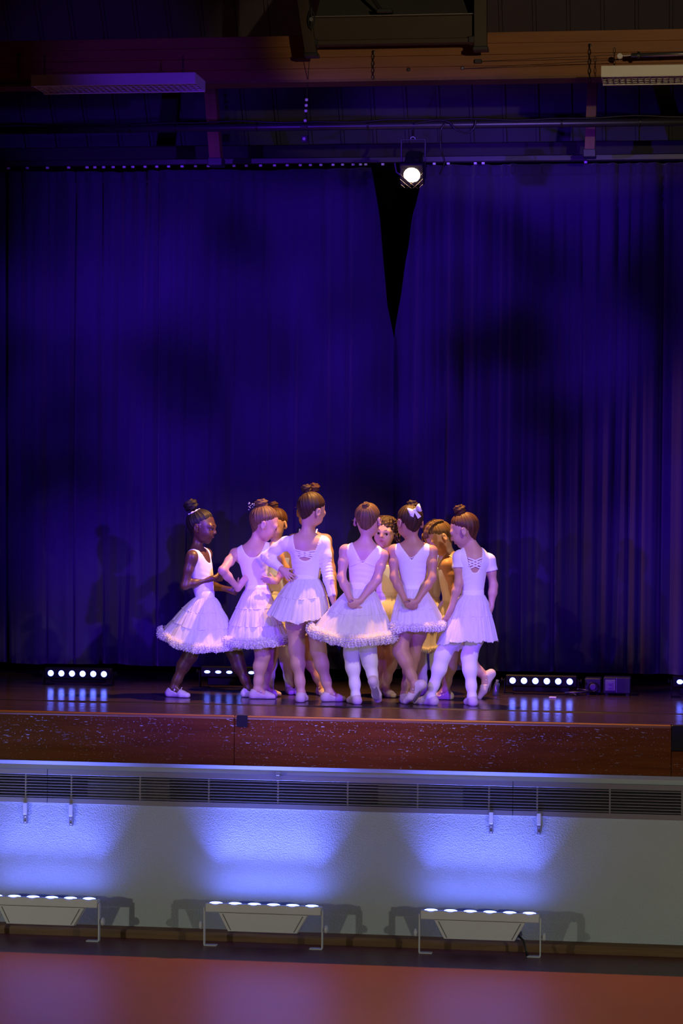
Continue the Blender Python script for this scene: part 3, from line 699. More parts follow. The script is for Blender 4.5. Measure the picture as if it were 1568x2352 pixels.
# ------------------------------------------------------------------ black LED bars at the back of the stage
def stage_bar(px0, px1, row, label, n=6, squash=1.0, Y=1.75):
    p0, p1 = P(px0, row, Y), P(px1, row, Y); sp = (p1.x-p0.x)/(n-1); xm = (p0.x+p1.x)/2
    o = empty('stage_led_bar', (xm, Y, 0)); tag(o, label, 'stage light', 'black LED bars at the back of the stage')
    W = sp*(n-1)/2+.045; zc = p0.z
    hs = MB().box(-W, W, 0, .055, zc-.035, zc+.035, .006).build('housing', 'black_body', o)
    MB().box(-W*.8, W*.8, .008, .05, .018, zc-.036, .004).build('control_box', 'black_body', o)
    for s in (-1, 1):
        MB().box(s*(W+.006)-.003, s*(W+.006)+.003, -.0, .05, 0, zc+.01, .001).build('yoke', 'black_body', o)
        MB().lathe((s*(W+.009), .025, zc), (s, 0, 0), [(0, .006), (.010, .006), (.011, .016), (.018, .016)], 12).build('knob', 'black_body', o)
        MB().box(*(sorted((s*(W+.006), s*(W-.05)))), -.02, .07, 0, .005, .001).build('foot', 'black_body', o)
    for k in range(n):
        x = p0.x + sp*k - xm
        MB().lathe((x, .001, zc), (0, -1, 0), [(0, .026), (.006, .026), (.006, .022)], 18).build('bezel', 'black_body', hs)
        lm = MB().lathe((x, -.004, zc), (0, -1, 0), [(0, .0195), (.004, .0185), (.008, .012), (.009, .003)], 18)
        lm.v = [(a, b, zc+(c-zc)*squash) for a, b, c in lm.v]
        lm.build('lens', 'led_stage', hs, smooth=True)
stage_bar(117, 239, 1546, 'black LED bar with six lit lenses on the stage, far left')
stage_bar(476, 603, 1543, 'black LED bar with flat lit lenses half hidden by legs of the leftmost dancer', squash=.5)
stage_bar(1177, 1308, 1563, 'black LED bar with six lit lenses on the stage right of the dancers')
stage_bar(1561, 1690, 1566, 'black LED bar at the right picture edge with one lens showing', squash=.75)
# dark equipment next to the right bar
def dim_box(px0, px1, r0_, Y, label, name='power_box'):
    a, b = P(px0, 1580, Y), P(px1, 1580, Y); zt = P((px0+px1)/2, r0_, Y).z
    o = empty(name, ((a.x+b.x)/2, Y, 0)); tag(o, label, 'equipment'); W = (b.x-a.x)/2
    bd = MB().box(-W, W, 0, .14, .012, zt, .006).build('body', 'steel_dark', o)
    for s in (-1, 1): MB().box(s*(W-.02)-.01, s*(W-.02)+.01, .01, .13, 0, .013).build('foot', 'black_matte', o)
    return o, W, zt
o, W, zt = dim_box(1385, 1448, 1556, 1.80, 'dark metal dimmer box with a pale front panel on the stage floor')
MB().box(-W+.012, -W+.075, -.004, .001, .03, zt-.015, .002).build('front_panel', 'duct_grey', o)
for z in (.05, .075): MB().box(-W+.03, -W+.055, -.008, -.003, z, z+.005).build('switch', 'steel', o)
MB().box(-W+.080, -W+.083, -.004, .002, .02, zt).build('edge_strip', 'steel', o)
o, W, zt = dim_box(1342, 1380, 1558, 1.82, 'small dark amplifier box with a coiled lead between bar and dimmer box', 'amplifier_box')
MB().tube([(.03*math.cos(t), -.012-.001*t, .05+.028*math.sin(t)) for t in np.linspace(0, 11, 40)], .004, 6).build('coiled_lead', 'black_gloss', o, smooth=True)
MB().lathe((.0, -.001, .05), (0, -1, 0), [(0, .02), (.006, .018)], 14).build('dial', 'duct_grey', o)
a = P(1318, 1588, 1.72); o = empty('loose_cable', (a.x, 1.68, .0)); tag(o, 'loose black cable coiled on the stage floor beside the right LED bar', 'cable')
MB().tube([(.05*math.cos(t)+.012*t-.04, .03*math.sin(t), .008+.004*t) for t in np.linspace(0, 9, 40)], .006, 6).build('coil', 'steel_dark', o, smooth=True)
a = P(1133, 1590, 1.6); o = empty('water_bottle', (a.x+.01, 1.62, 0)); tag(o, 'small clear water bottle standing on the stage behind the raised foot', 'bottle')
mat('bottle_plastic', (0.05, 0.055, 0.065), 0.12, spec=0.8); 
MB().lathe((0, 0, 0), (.12, 0, 1), [(0, .017), (.004, .019), (.032, .019), (.036, .0175), (.060, .019), (.078, .014), (.088, .008)], 16).build('body', 'bottle_plastic', o, smooth=True)
MB().lathe((.0105, 0, .0875), (.12, 0, 1), [(0, .009), (.010, .009)], 14).build('cap', 'duct_grey', o)
a = P(1268, 1594, 1.5); o = MB().box(-.022, .022, -.015, .015, 0, .006, .002).build('paper_scrap', 'white_plastic'); o.location = (a.x, 1.55, 0.0003); tag(o, 'small pale scrap lying before the right LED bar', 'scrap')

# ------------------------------------------------------------------ dancers: bodies grown as one smooth surface
HG = 0.0046       # sampling step of the body surface
class Grid:
    def __init__(s, lo, hi, h=HG):
        s.h = h; s.lo = np.array(lo, float); s.n = np.ceil((np.array(hi)-s.lo)/h).astype(int)+1
        s.ax = [(s.lo[i] + h*np.arange(s.n[i])).astype(np.float32) for i in range(3)]
    def full(s, v=0.25): return np.full(tuple(s.n), v, np.float32)
    def sl(s, lo, hi):
        a = np.clip(np.floor((np.array(lo)-s.lo)/s.h).astype(int), 0, s.n-1); b = np.clip(np.ceil((np.array(hi)-s.lo)/s.h).astype(int)+1, 1, s.n)
        b = np.maximum(b, a+1)
        return tuple(slice(a[i], b[i]) for i in range(3))
    def xyz(s, sl): return s.ax[0][sl[0]][:, None, None], s.ax[1][sl[1]][None, :, None], s.ax[2][sl[2]][None, None, :]
def smin(a, b, k):
    if k is None: return np.minimum(a, b)
    k = np.maximum(k, 1e-5); hh = np.maximum(k-np.abs(a-b), 0)/k
    return np.minimum(a, b) - hh*hh*k*0.25
def smax(a, b, k): return -smin(-a, -b, k)
V3 = lambda p: np.array(p, np.float32)
def cap(a, b, ra, rb=None): return ('c', V3(a), V3(b), ra, ra if rb is None else rb)
def ell(c, axes, r): return ('e', V3(c), np.array([list(q) for q in axes], np.float32), V3(r))
def bbox(p, pad):
    if p[0] == 'c':
        r = max(p[3], p[4])+pad; return np.minimum(p[1], p[2])-r, np.maximum(p[1], p[2])+r
    r = float(p[3].max())+pad; return p[1]-r, p[1]+r
def ev(p, X, Y, Z):
    if p[0] == 'c':
        a, b = p[1], p[2]; d = b-a; L2 = max(float(d@d), 1e-10)
        t = np.clip(((X-a[0])*d[0] + (Y-a[1])*d[1] + (Z-a[2])*d[2])/L2, 0, 1)
        return np.sqrt((X-a[0]-t*d[0])**2 + (Y-a[1]-t*d[1])**2 + (Z-a[2]-t*d[2])**2) - (p[3] + (p[4]-p[3])*t)
    c, A, r = p[1], p[2], p[3]
    q = [(X-c[0])*A[i][0] + (Y-c[1])*A[i][1] + (Z-c[2])*A[i][2] for i in range(3)]
    k0 = np.sqrt(sum((q[i]/r[i])**2 for i in range(3))); k1 = np.sqrt(sum((q[i]/r[i]**2)**2 for i in range(3)))
    return k0*(k0-1.0)/np.maximum(k1, 1e-6)
def blend(G, F, prims, k, pad=0.05):
    for p in prims:
        kk = k
        if isinstance(p[0], tuple): p, kk = p          # (prim, own k)
        lo, hi = bbox(p, pad); sl = G.sl(lo, hi); X, Y, Z = G.xyz(sl)
        F[sl] = smin(F[sl], ev(p, X, Y, Z), kk)
    return F
def carve(G, F, prims, k=.006):
    for p in prims:
        lo, hi = bbox(p, .03); sl = G.sl(lo, hi); X, Y, Z = G.xyz(sl)
        F[sl] = smax(F[sl], -ev(p, X, Y, Z), k)
    return F
def surface(G, F):
    """naive surface nets -> verts, quads"""
    ins = F < 0
    cnt = np.zeros(tuple(np.array(F.shape)-1), np.int8)
    for dx in (0, 1):
        for dy in (0, 1):
            for dz in (0, 1): cnt += ins[dx:dx+cnt.shape[0], dy:dy+cnt.shape[1], dz:dz+cnt.shape[2]]
    act = (cnt > 0) & (cnt < 8); idx = np.argwhere(act)
    if len(idx) == 0: return np.zeros((0, 3)), np.zeros((0, 4), int)
    cid = np.full(cnt.shape, -1, np.int32); cid[act] = np.arange(len(idx))
    off = np.array([(a, b, c) for a in (0, 1) for b in (0, 1) for c in (0, 1)])
    val = np.stack([F[idx[:, 0]+o[0], idx[:, 1]+o[1], idx[:, 2]+o[2]] for o in off], 1)
    acc = np.zeros((len(idx), 3)); num = np.zeros(len(idx))
    for i in range(8):
        for j in range(i+1, 8):
            if np.abs(off[i]-off[j]).sum() != 1: continue
            a, b = val[:, i], val[:, j]; m = (a < 0) != (b < 0)
            t = np.where(m, a/np.where(m, a-b, 1), 0)
            acc += np.where(m[:, None], off[i]+(off[j]-off[i])*t[:, None], 0); num += m
    V = G.lo + G.h*(idx + acc/np.maximum(num, 1)[:, None])
    Q = []
    for ax in range(3):
        s0 = [slice(None)]*3; s1 = [slice(None)]*3; s0[ax] = slice(0, -1); s1[ax] = slice(1, None)
        a = ins[tuple(s0)]; b = ins[tuple(s1)]; e = np.argwhere(a != b)
        u, w_ = [(1, 2), (2, 0), (0, 1)][ax]
        ok = (e[:, u] > 0) & (e[:, w_] > 0) & (e[:, u] < cnt.shape[u]) & (e[:, w_] < cnt.shape[w_]); e = e[ok]
        fl = a[tuple(e.T)]
        def c(du, dw):
            q = e.copy(); q[:, u] += du; q[:, w_] += dw; return cid[tuple(q.T)]
        q = np.stack([c(-1, -1), c(0, -1), c(0, 0), c(-1, 0)], 1)
        q[~fl] = q[~fl][:, ::-1]; Q.append(q)
    return V, np.concatenate(Q)
def relax(V, Q, it=1, lam=.5):
    n = len(V)
    for _ in range(it):
        acc = np.zeros_like(V); num = np.zeros(n)
        for a in range(4):
            i, j = Q[:, a], Q[:, (a+1) % 4]
            for k in range(3): acc[:, k] += np.bincount(i, V[j, k], n) + np.bincount(j, V[i, k], n)
            num += np.bincount(i, minlength=n) + np.bincount(j, minlength=n)
        V = V + lam*(acc/np.maximum(num, 1)[:, None]-V)
    return V
def mesh_vq(name, V, Q, m, base, parent=None, uv=None):
    V = np.asarray(V, np.float64) - np.array(base)
    me = bpy.data.meshes.new(name)
    me.vertices.add(len(V)); me.vertices.foreach_set('co', V.astype(np.float32).ravel())
    k = Q.shape[1]
    me.loops.add(Q.size); me.loops.foreach_set('vertex_index', Q.astype(np.int32).ravel())
    me.polygons.add(len(Q)); me.polygons.foreach_set('loop_start', np.arange(0, Q.size, k, dtype=np.int32))
    me.polygons.foreach_set('loop_total', np.full(len(Q), k, np.int32))
    me.polygons.foreach_set('use_smooth', np.ones(len(Q), bool)); me.update(calc_edges=True)
    if uv is not None:
        l = me.uv_layers.new(name='strand'); l.data.foreach_set('uv', uv[Q.ravel()].astype(np.float32).ravel())
    me.materials.append(MATS[m] if isinstance(m, str) else m)
    o = bpy.data.objects.new(name, me); C.objects.link(o)
    if parent is not None: o.parent = parent
    return o
def nrm(v): v = Vector(v); return v.normalized()

def make_hand(wrist, hdir, palm, thumb, s=1.0, curl=0.5, spread=0.0, fingers=None):
    """prims of a hand: hdir wrist->knuckles, palm = palm normal, thumb = side of the thumb"""
    d = nrm(hdir); n = nrm(Vector(palm) - d*Vector(palm).dot(d)); t = d.cross(n)
    if t.dot(Vector(thumb)) < 0: t = -t
    wr = Vector(wrist); out = []
    pc = wr + d*.034*s
    out.append((ell(pc, (t, d, n), (.025*s, .034*s, .0115*s)), .012))
    out.append((cap(wr - d*.01*s, wr + d*.02*s, .0155*s, .016*s), .012))
    out.append((cap(wr + d*.018*s + t*.014*s, wr + d*.030*s + t*.022*s + n*.004*s, .010*s, .0085*s), .008))
    lens = (.050, .056, .052, .041); base_t = (.0185, .0065, -.0055, -.0170)
    for i in range(4):
        c = curl if fingers is None else fingers[i]
        b = wr + d*(.060 - (.004 if i == 3 else 0))*s + t*base_t[i]*s
        dirv = (d + t*(spread*(1.5-i)*.5)).normalized(); p = b - d*.012*s; ang = 0; L = lens[i]*s
        q = b; r = .0066*s; out.append((cap(p, q, .0072*s, r), .005))
        for seg, frac in enumerate((.42, .33, .25)):
            ang += c*(1.15 if seg else .75); dv = dirv*math.cos(ang) + n*math.sin(ang)
            q2 = q + dv*L*frac; out.append((cap(q, q2, r, r*.93), .003)); q = q2; r *= .93
    tb = wr + d*.026*s + t*.020*s; td = (d*.62 + t*.62 + n*.30).normalized()
    q = tb
    for L, r, bend in ((.024, .0080, 0), (.020, .0070, .35)):
        td = (td*math.cos(bend*curl*1.5) + (n*.6 + d*.5 - t*.3).normalized()*math.sin(bend*curl*1.5)).normalized()
        q2 = q + td*L*s; out.append((cap(q, q2, r*s, r*.92*s), .004)); q = q2
    return out

DANCERS = []
def dancer(spec):
    S = spec; Y0 = S['Y']; g = S.get('g', 1.0)
    def J(q):           # (px,row[,dy]) -> Vector
        return P(q[0], q[1], Y0 + (q[2] if len(q) > 2 else 0))
    N, Pv, H = J(S['neck']), J(S['pelvis']), J(S['head'])
    SL_, SR_ = J(S['shL']), J(S['shR'])
    up = (N-Pv).normalized(); T = (N-Pv).length
    side = SL_-SR_; side = (side - up*side.dot(up)).normalized(); fr = side.cross(up)
    hf = nrm(S['face']); hu = nrm(S.get('hup', (0, 0, 1))); hu = (hu - hf*hu.dot(hf)).normalized(); hl = hu.cross(hf); hs = S.get('hs', 1.0)
    base = Vector((Pv.x, Y0, 0)); skin = S['skin']
    # ---- torso prims
    wd = S.get('wide', 1.0)*g
    ax = (side, fr, up)
    mid = (SL_+SR_)/2
    tor = [ell(Pv, ax, (.090*wd, .076*g, .085*g)), ell(Pv+up*T*.44+fr*.004, ax, (.073*wd, .058*g, .125*g)),
           ell(Pv+up*T*.71+fr*.002, ax, (.084*wd, .064*g, .095*g)), ell(Pv+up*T*.84-fr*.004, ax, (.082*wd, .056*g, .070*g)),
           (cap(SL_-side*.012+up*-.006, SR_+side*.012+up*-.006, .034*g), .04),
           (cap(N-up*.004-fr*.004, SL_*.55+mid*.45+up*.002, .026*g, .026*g), .03), (cap(N-up*.004-fr*.004, SR_*.55+mid*.45+up*.002, .026*g, .026*g), .03)]
    hb_ = H - hu*.040*hs - hf*.020*hs
    neck = [(cap(N-up*.02, hb_, .029*g, .0275*g), .028)]
    # ---- head prims
    def h(l, f, u): return H + (hl*l + hf*f + hu*u)*hs
    hx = (hl, hf, hu)
    R = lambda *r: tuple(q*hs for q in r)
    head = [(ell(h(0, -.010, .024), hx, R(.070, .084, .076)), .02), (ell(h(0, .020, -.022), hx, R(.057, .058, .066)), .03),
            (ell(h(0, .030, -.058), hx, R(.039, .038, .030)), .025), (cap(h(0, .055, -.077), h(0, .054, -.076), .014*hs), .02),
            (cap(h(.030, .050, -.032), h(.030, .050, -.030), .026*hs), .02), (cap(h(-.030, .050, -.032), h(-.030, .050, -.030), .026*hs), .02),
            (cap(h(0, .076, .004), h(0, .090, -.022), .0065*hs, .0088*hs), .010), (cap(h(.0085, .082, -.026), h(-.0085, .082, -.026), .0062*hs), .006),
            (cap(h(.040, .066, .014), h(-.040, .066, .014), .012*hs), .018),
            (ell(h(0, .079, -.044), hx, R(.016, .007, .0045)), .005), (ell(h(0, .077, -.052), hx, R(.014, .007, .0050)), .005)]
    ears = []
    for s in (-1, 1):
        ea = (hl*s*.92 - hf*.38).normalized(); eu = (hu - hf*.22).normalized(); ef = eu.cross(ea)
        ears.append((ell(h(s*.0775, -.012, -.008), (ea, ef, eu), R(.0065, .0165, .026)), .006))
        ears.append((cap(h(s*.074, -.006, -.026), h(s*.072, -.002, -.030), .007*hs), .006))
    # ---- arms / legs
    arms = {}; hands = {}
    for sd, sh in (('L', SL_), ('R', SR_)):
        if ('el'+sd) not in S: continue
        e, w_ = J(S['el'+sd]), J(S['wr'+sd])
        ra = S.get('armr', 1.0)*g
        m1 = sh.lerp(e, .45); m2 = e.lerp(w_, .32)
        arms[sd] = [(cap(sh, m1, .0315*ra, .0280*ra), .02), (cap(m1, e, .0280*ra, .0235*ra), .02), (cap(e, m2, .0238*ra, .0242*ra), .02), (cap(m2, w_, .0242*ra, .0165*ra), .02)]
        hd = S.get('hand'+sd)
        if hd:
            hdir = J(hd['to'])-w_
            arms[sd] += make_hand(w_, hdir, hd['palm'], hd['thumb'], .88*g*hd.get('s', 1), hd.get('curl', .4), hd.get('spread', 0), hd.get('fingers'))
    legs = {}; feet = {}; ank = {}
    for sd, s in (('L', 1), ('R', -1)):
        hip = Pv + side*s*.050*wd - up*.03
        k, a, t = J(S['kn'+sd]), J(S['an'+sd]), J(S['to'+sd])
        flat = S.get('flat'+sd, True)
        if flat: a.z = .054; t.z = .014
        ank[sd] = a; lr = S.get('legr', 1.0)*g
        kb = (k-hip).normalized().cross(a-k)
        back = -fr
        sh_d = (a-k).normalized(); cb = (back - sh_d*back.dot(sh_d)); cb = cb.normalized() if cb.length > 1e-3 else back
        kf = S.get('calf'+sd)
        if kf: cb = nrm(Vector(kf) - sh_d*Vector(kf).dot(sh_d))
        cf = k.lerp(a, .32) + cb*.007*g
        legs[sd] = [(cap(hip, hip.lerp(k, .5), .062*lr, .055*lr), .03), (cap(hip.lerp(k, .5), k, .055*lr, .041*lr), .03), (cap(k, cf, .0370*lr, .0372*lr), .04), (cap(cf, k.lerp(a, .74), .0372*lr, .0250*lr), .03), (cap(k.lerp(a, .74), a, .0250*lr, .0215*lr), .03)]
        fd = t-a
        if flat: fd.z = 0; 
        fd = fd.normalized()
        dn = Vector((0, 0, -1)) if flat else nrm(sh_d - fd*sh_d.dot(fd))
        fl = .098*g
        if flat: toe = Vector((a.x, a.y, .014)) + fd*max(fl*.5, min(.115*g, (Vector((t.x, t.y, 0))-Vector((a.x, a.y, 0))).length))
        else: toe = t
        heel = a - fd*.022 + dn*.034; ball = a.lerp(toe, .66) + dn*.014
        if flat: ball.z = .0165; heel.z = .0215
        sdv = fd.cross(dn).normalized()
        feet[sd] = [(cap(a, heel, .0215*g, .0215*g), .016), (cap(heel, ball, .0215*g, .0175*g), .018), (cap(a+fd*.010, ball, .0205*g, .014*g), .018),
                    (cap(ball+sdv*.009, toe+sdv*.006, .0165*g, .0115*g), .012), (cap(ball-sdv*.009, toe-sdv*.008, .0165*g, .0105*g), .012)]
    # ---- fields
    allp = [p[0] if isinstance(p[0], tuple) else p for p in tor+neck+head+sum(arms.values(), [])+sum(legs.values(), [])+sum(feet.values(), [])]
    lo = np.min([bbox(p, .03)[0] for p in allp], 0); hi = np.max([bbox(p, .03)[1] for p in allp], 0)
    G = Grid(lo, hi)
    FT = blend(G, G.full(), tor, .05); FTN = blend(G, FT.copy(), neck, .03)
    FH = blend(G, G.full(), head, .02)
    if S.get('eyes', True):
        FH = carve(G, FH, [ell(h(s*.0285, .080, -.004), hx, R(.0135, .014, S.get('eye_open', .0058))) for s in (-1, 1)], .004)
    FH = blend(G, FH, ears, .006)
    FH = carve(G, FH, [ell(h(s*.0840, -.010, -.006), ((hl*s*.92-hf*.38).normalized(), hf, hu), R(.0045, .009, .015)) for s in (-1, 1)], .004)
    F = smin(FTN, FH, .012)
    X, Y, Z = G.xyz(tuple(slice(0, n) for n in G.n))
    def kmap(c, r, k0): 
        c = V3(c); d = np.sqrt((X-c[0])**2+(Y-c[1])**2+(Z-c[2])**2); return (k0*np.clip(1.25-d/r, 0, 1)).astype(np.float32)
    FA = {}
    for sd, sh in (('L', SL_), ('R', SR_)):
        if sd in arms:
            FA[sd] = blend(G, G.full(), arms[sd], .02); F = smin(F, FA[sd], kmap(sh, .09, .035))
    FLg = G.full()
    for sd, s in (('L', 1), ('R', -1)):
        A = blend(G, blend(G, G.full(), legs[sd], .02), feet[sd], .018)
        FLg = np.minimum(FLg, A); F = smin(F, A, kmap(Pv, .16, .03))
    V, Q = surface(G, F); V = relax(V, Q, 1, .4)
    body = mesh_vq('person', V, Q, skin, base); body.location = base
    tag(body, S['label'], 'person', 'young dancers in a ring on the stage')
    # ---- torso coordinates for the clothes
    rx, ry, rz = X-Pv.x, Y-Pv.y, Z-Pv.z
    tx = rx*side.x+ry*side.y+rz*side.z; tf = rx*fr.x+ry*fr.y+rz*fr.z; tz = rx*up.x+ry*up.y+rz*up.z
    sw = (SL_-SR_).length/2
    st = S['top']; atx = np.abs(tx)
    nw = st.get('neck_w', .62)*sw        # where strap's inner edge meets the shoulder top
    so = st.get('strap_out', .80)*sw
    topz = T*1.02
    def vneck(z0): return (tz - z0*T) - atx*((topz - z0*T)/nw)
    def scoop(z0): return (tz - z0*T) - (atx/nw)**2.6*(topz-z0*T)
    kb_, zb_ = st.get('back', ('scoop', .70)); kf_, zf_ = st.get('front', ('scoop', .66))
    gb_ = vneck(zb_) if kb_ == 'v' else scoop(zb_); gf_ = vneck(zf_) if kf_ == 'v' else scoop(zf_)
    gn = np.where(tf < -.004, gb_, gf_)*.55
    ga = (atx - (so + np.maximum(0, (st.get('armpit', .76)*T - tz))*.9))*.8
    if st.get('cami'):      # straight top edge with thin straps
        gn = gn*0 + (tz - .79*T); ga = ga*0 - 1
    if st.get('sleeve'): ga = ga*0 - 1
    off = .0045
    FW = smin(FT, np.where(tz < .02, FLg, .2).astype(np.float32), .02)
    crs = (.0009*np.sin(tz*190 + tx*40 + 2.5*np.sin(tx*27+S['seed'])) * np.exp(-((tz-.50*T)/.055)**2) * (.5+.5*np.sin(tx*23+S['seed']*2))).astype(np.float32)     # soft creases at the waist
    top = np.maximum(np.maximum(np.maximum(FW-off-crs, gn), ga), -.10-tz)
    V, Q = surface(G, top); V = relax(V, Q, 1, .4)
    lt = mesh_vq('leotard', V, Q, 'leotard', base, body)
    if st.get('sleeve'):
        for sd, sh in (('L', SL_), ('R', SR_)):
            e, w_ = J(S['el'+sd]), J(S['wr'+sd])
            pr = [q for q in arms[sd][:4]]
            if st['sleeve'] == 'long': FS = blend(G, G.full(), pr, .02) - .0065; c, d = w_, (w_-e).normalized(); cut = -.006
            else: FS = blend(G, G.full(), pr[:2], .02) - .0085; c, d = sh.lerp(e, .42), (e-sh).normalized(); cut = 0
            FS = smin(FS, FT-off, .02)
            gs = (X-c.x)*d.x+(Y-c.y)*d.y+(Z-c.z)*d.z - cut
            # keep only the neighbourhood of the arm
            FAo = FA[sd]; FS = np.maximum(np.maximum(FS, gs), FAo - .016)
            FS = np.maximum(FS, gn) if st['sleeve'] != 'x' else FS
            # soft creases at the elbow and cuff
            if st['sleeve'] == 'long':
                de = np.sqrt((X-e.x)**2+(Y-e.y)**2+(Z-e.z)**2); al = (X-e.x)*d.x+(Y-e.y)*d.y+(Z-e.z)*d.z
                FS = FS - (.0022*np.sin(al*330)*np.exp(-(de/.07)**2)).astype(np.float32)
            V, Q = surface(G, FS); V = relax(V, Q, 1, .4); mesh_vq('sleeve', V, Q, 'leotard', base, lt)
    def on_back(x, z, sgn=-1, off_=.005):
        """point of the torso surface seen from behind (sgn -1) or before (+1), in torso coordinates"""
        for q in np.linspace(.14, 0, 60):
            p = Pv + side*x + up*z + fr*(sgn*q)
            i = np.clip(np.round((np.array(p)-G.lo)/G.h).astype(int), 0, G.n-1)
            if FTN[tuple(i)] < off_: return p
        return Pv + side*x + up*z
    def strap(pts, wdt, parent, sgn=-1, m='leotard', name='strap', th=.003, off_=.005):
        c = [on_back(x, z, sgn, off_) for x, z in pts]; n = len(c); mm = MB(); v = []
        # smooth the sampled points
        for _ in range(2): c = [c[0]]+[(c[i-1]+c[i]*2+c[i+1])/4 for i in range(1, n-1)]+[c[-1]]
        for i in range(n):
            t = (c[min(i+1, n-1)]-c[max(i-1, 0)]).normalized(); nn = (fr*sgn).normalized(); b = t.cross(nn).normalized()*wdt/2
            v += [c[i]-b-base, c[i]+b-base, c[i]+b+nn*th-base, c[i]-b+nn*th-base]
        f = []
        for i in range(n-1):
            for k in range(4): f.append((i*4+k, i*4+(k+1) % 4, i*4+4+(k+1) % 4, i*4+4+k))
        f += [(3, 2, 1, 0), tuple(range(n*4-4, n*4))]
        mm.add(v, f); return mm.build(name, m, parent, smooth=False)
    if st.get('lattice'):
        z0 = st['lattice'][0]*T; z1 = st['lattice'][1]*T; w2 = st['lattice'][2]*sw
        for k in range(3):
            a = k/3.0
            for s in (-1, 1):
                strap([(s*(-w2 + (2*w2)*q)*(1-.18*a), z1 - (z1-z0)*(a*.62) - (z1-z0)*.42*q) for q in np.linspace(0, 1, 9)], .0075, lt)
    if st.get('cami'):
        for s in (-1, 1):
            strap([(s*(.42*sw+.10*sw*q), .77*T + (.28*T)*q) for q in np.linspace(0, 1, 8)], .007, lt, 1)
            strap([(s*(.42*sw+.10*sw*q), .77*T + (.28*T)*q) for q in np.linspace(0, 1, 8)], .007, lt, -1)
    if st.get('wrap'):      # stitched wrap seam across the back
        zz = zb_*T
        strap([(-.25*sw*0 + q*sw*.80, zz + .012 - q*.050) for q in np.linspace(-.25, 1, 12)], .0030, lt, -1, name='seam', th=.0016, off_=.0062)
        strap([(-q*sw*.80, zz + .012 - q*.030) for q in np.linspace(-.25, 1, 12)], .0030, lt, -1, name='seam', th=.0016, off_=.0062)
    # ---- tights
    if S.get('tights'):
        ft = np.maximum(FLg - .0028, Z - (Pv.z - .02)) if False else np.maximum(FLg-.0028, tz+.0)
        V, Q = surface(G, ft); V = relax(V, Q, 1, .4); mesh_vq('tights', V, Q, 'tights', base, body)
    # ---- slippers
    for sd in ('L', 'R'):
        FF = blend(G, G.full(), feet[sd], .018) - .0045
        a = ank[sd]; k = J(S['kn'+sd]); t = J(S['to'+sd]); flat = S.get('flat'+sd, True)
        fd = t-a
        if flat: fd.z = 0
        fd = fd.normalized(); sh_d = (a-k).normalized(); dn = Vector((0, 0, -1)) if flat else nrm(sh_d - fd*sh_d.dot(fd))
        al = (X-a.x)*fd.x+(Y-a.y)*fd.y+(Z-a.z)*fd.z; hh = -((X-a.x)*dn.x+(Y-a.y)*dn.y+(Z-a.z)*dn.z)
        # opening: cut away the top around the ankle, higher behind at the heel
        op = hh - np.where(al < 0, -.004 + np.abs(al)*.35, -.010 - np.minimum(al, .045)*.42 + np.maximum(al-.045, 0)*3.0)
        FF = np.maximum(FF, op*.8)
        if flat: FF = np.maximum(FF, .0006-Z)
        V, Q = surface(G, FF); V = relax(V, Q, 1, .35)
        so_ = mesh_vq('slipper', V, Q, S.get('shoe', 'slipper'), base, body)
        # leather sole patch
        toe = t if not flat else None
        sc = a + fd*(.042*g) + dn*(.050*g if not flat else 0); 
        if flat: sc.z = .0012
        sdv = fd.cross(dn).normalized(); mm = MB(); ring = []
        for q in range(20):
            an = 2*PI*q/20; rr = (.052*math.cos(an), .020*math.sin(an)*(1+.25*math.cos(an)))
            ring.append(sc + fd*rr[0]*g + sdv*rr[1]*g - base)
        v = ring + [p - dn*.004 for p in ring]
        mm.add(v, [tuple(range(19, -1, -1)), tuple(range(20, 40))] + [(i, (i+1) % 20, 20+(i+1) % 20, 20+i) for i in range(20)])
        mm.build('sole', 'slipper_sole', so_)
        # elastic band over the instep
        if S.get('elastic', True):
            c0 = a + fd*.022*g; pts = []
            for q in np.linspace(-1, 1, 9):
                pts.append(c0 + sdv*.0265*g*math.sin(q*1.35) - dn*(-.020 + .024*math.cos(q*1.35))*g*1.05 + fd*.004 - base)
            MB().tube(pts, .0045, 6, flat=.4).build('elastic', S.get('shoe', 'slipper'), so_, smooth=True)
        if S.get('laces') and (sd in S['laces']):
            c0 = a + fd*.050*g - dn*(-.012) - base
            for s in (-1, 1):
                MB().tube([c0 + fd*(.004*i)*s*.6 + sdv*(math.sin(i*.52)*.014*s) - dn*(.018*math.sin(i*.30)) for i in range(11)], .0014, 5).build('lace_loop', S.get('shoe', 'slipper'), so_, smooth=True)
    # ---- face
    if S.get('eyes', True):
        for s in (-1, 1):
            ec = h(s*.0285, .0625, -.004); er = .0125*hs
            look = nrm(S.get('look', tuple(hf)))
            eb = MB().lathe(ec-base, look, [(-er, .001)]+[(er*math.sin(q), er*math.cos(q)) for q in np.linspace(-1.45, 1.45, 13)]+[(er, .001)], 18).build('eye', 'eye_white', body, smooth=True)
            MB().lathe(ec-base, look, [(er*.80, er*.62), (er*.86, er*.62), (er*1.015, er*.30), (er*1.04, .0006)], 18).build('iris', 'iris_dark', eb, smooth=True)
            MB().tube([h(s*(.014+.030*q), .0835-.020*q*q, .0195+.0045*math.sin(q*PI))-base for q in np.linspace(0, 1, 8)], [.0006+.0011*math.sin(.4+q*2.4) for q in np.linspace(0, 1, 8)], 6, flat=.8).build('eyebrow', S.get('brow', 'brow'), body, smooth=True)
            MB().tube([h(s*(.0155+.0255*q), .0795-.0125*q*q, -.004+.0075*math.sin(q*PI)*S.get('eye_open', .0058)/.0058*.9)-base for q in np.linspace(0, 1, 9)], .0012, 5).build('lash_line', 'brow', body, smooth=True)
        lp = MB()
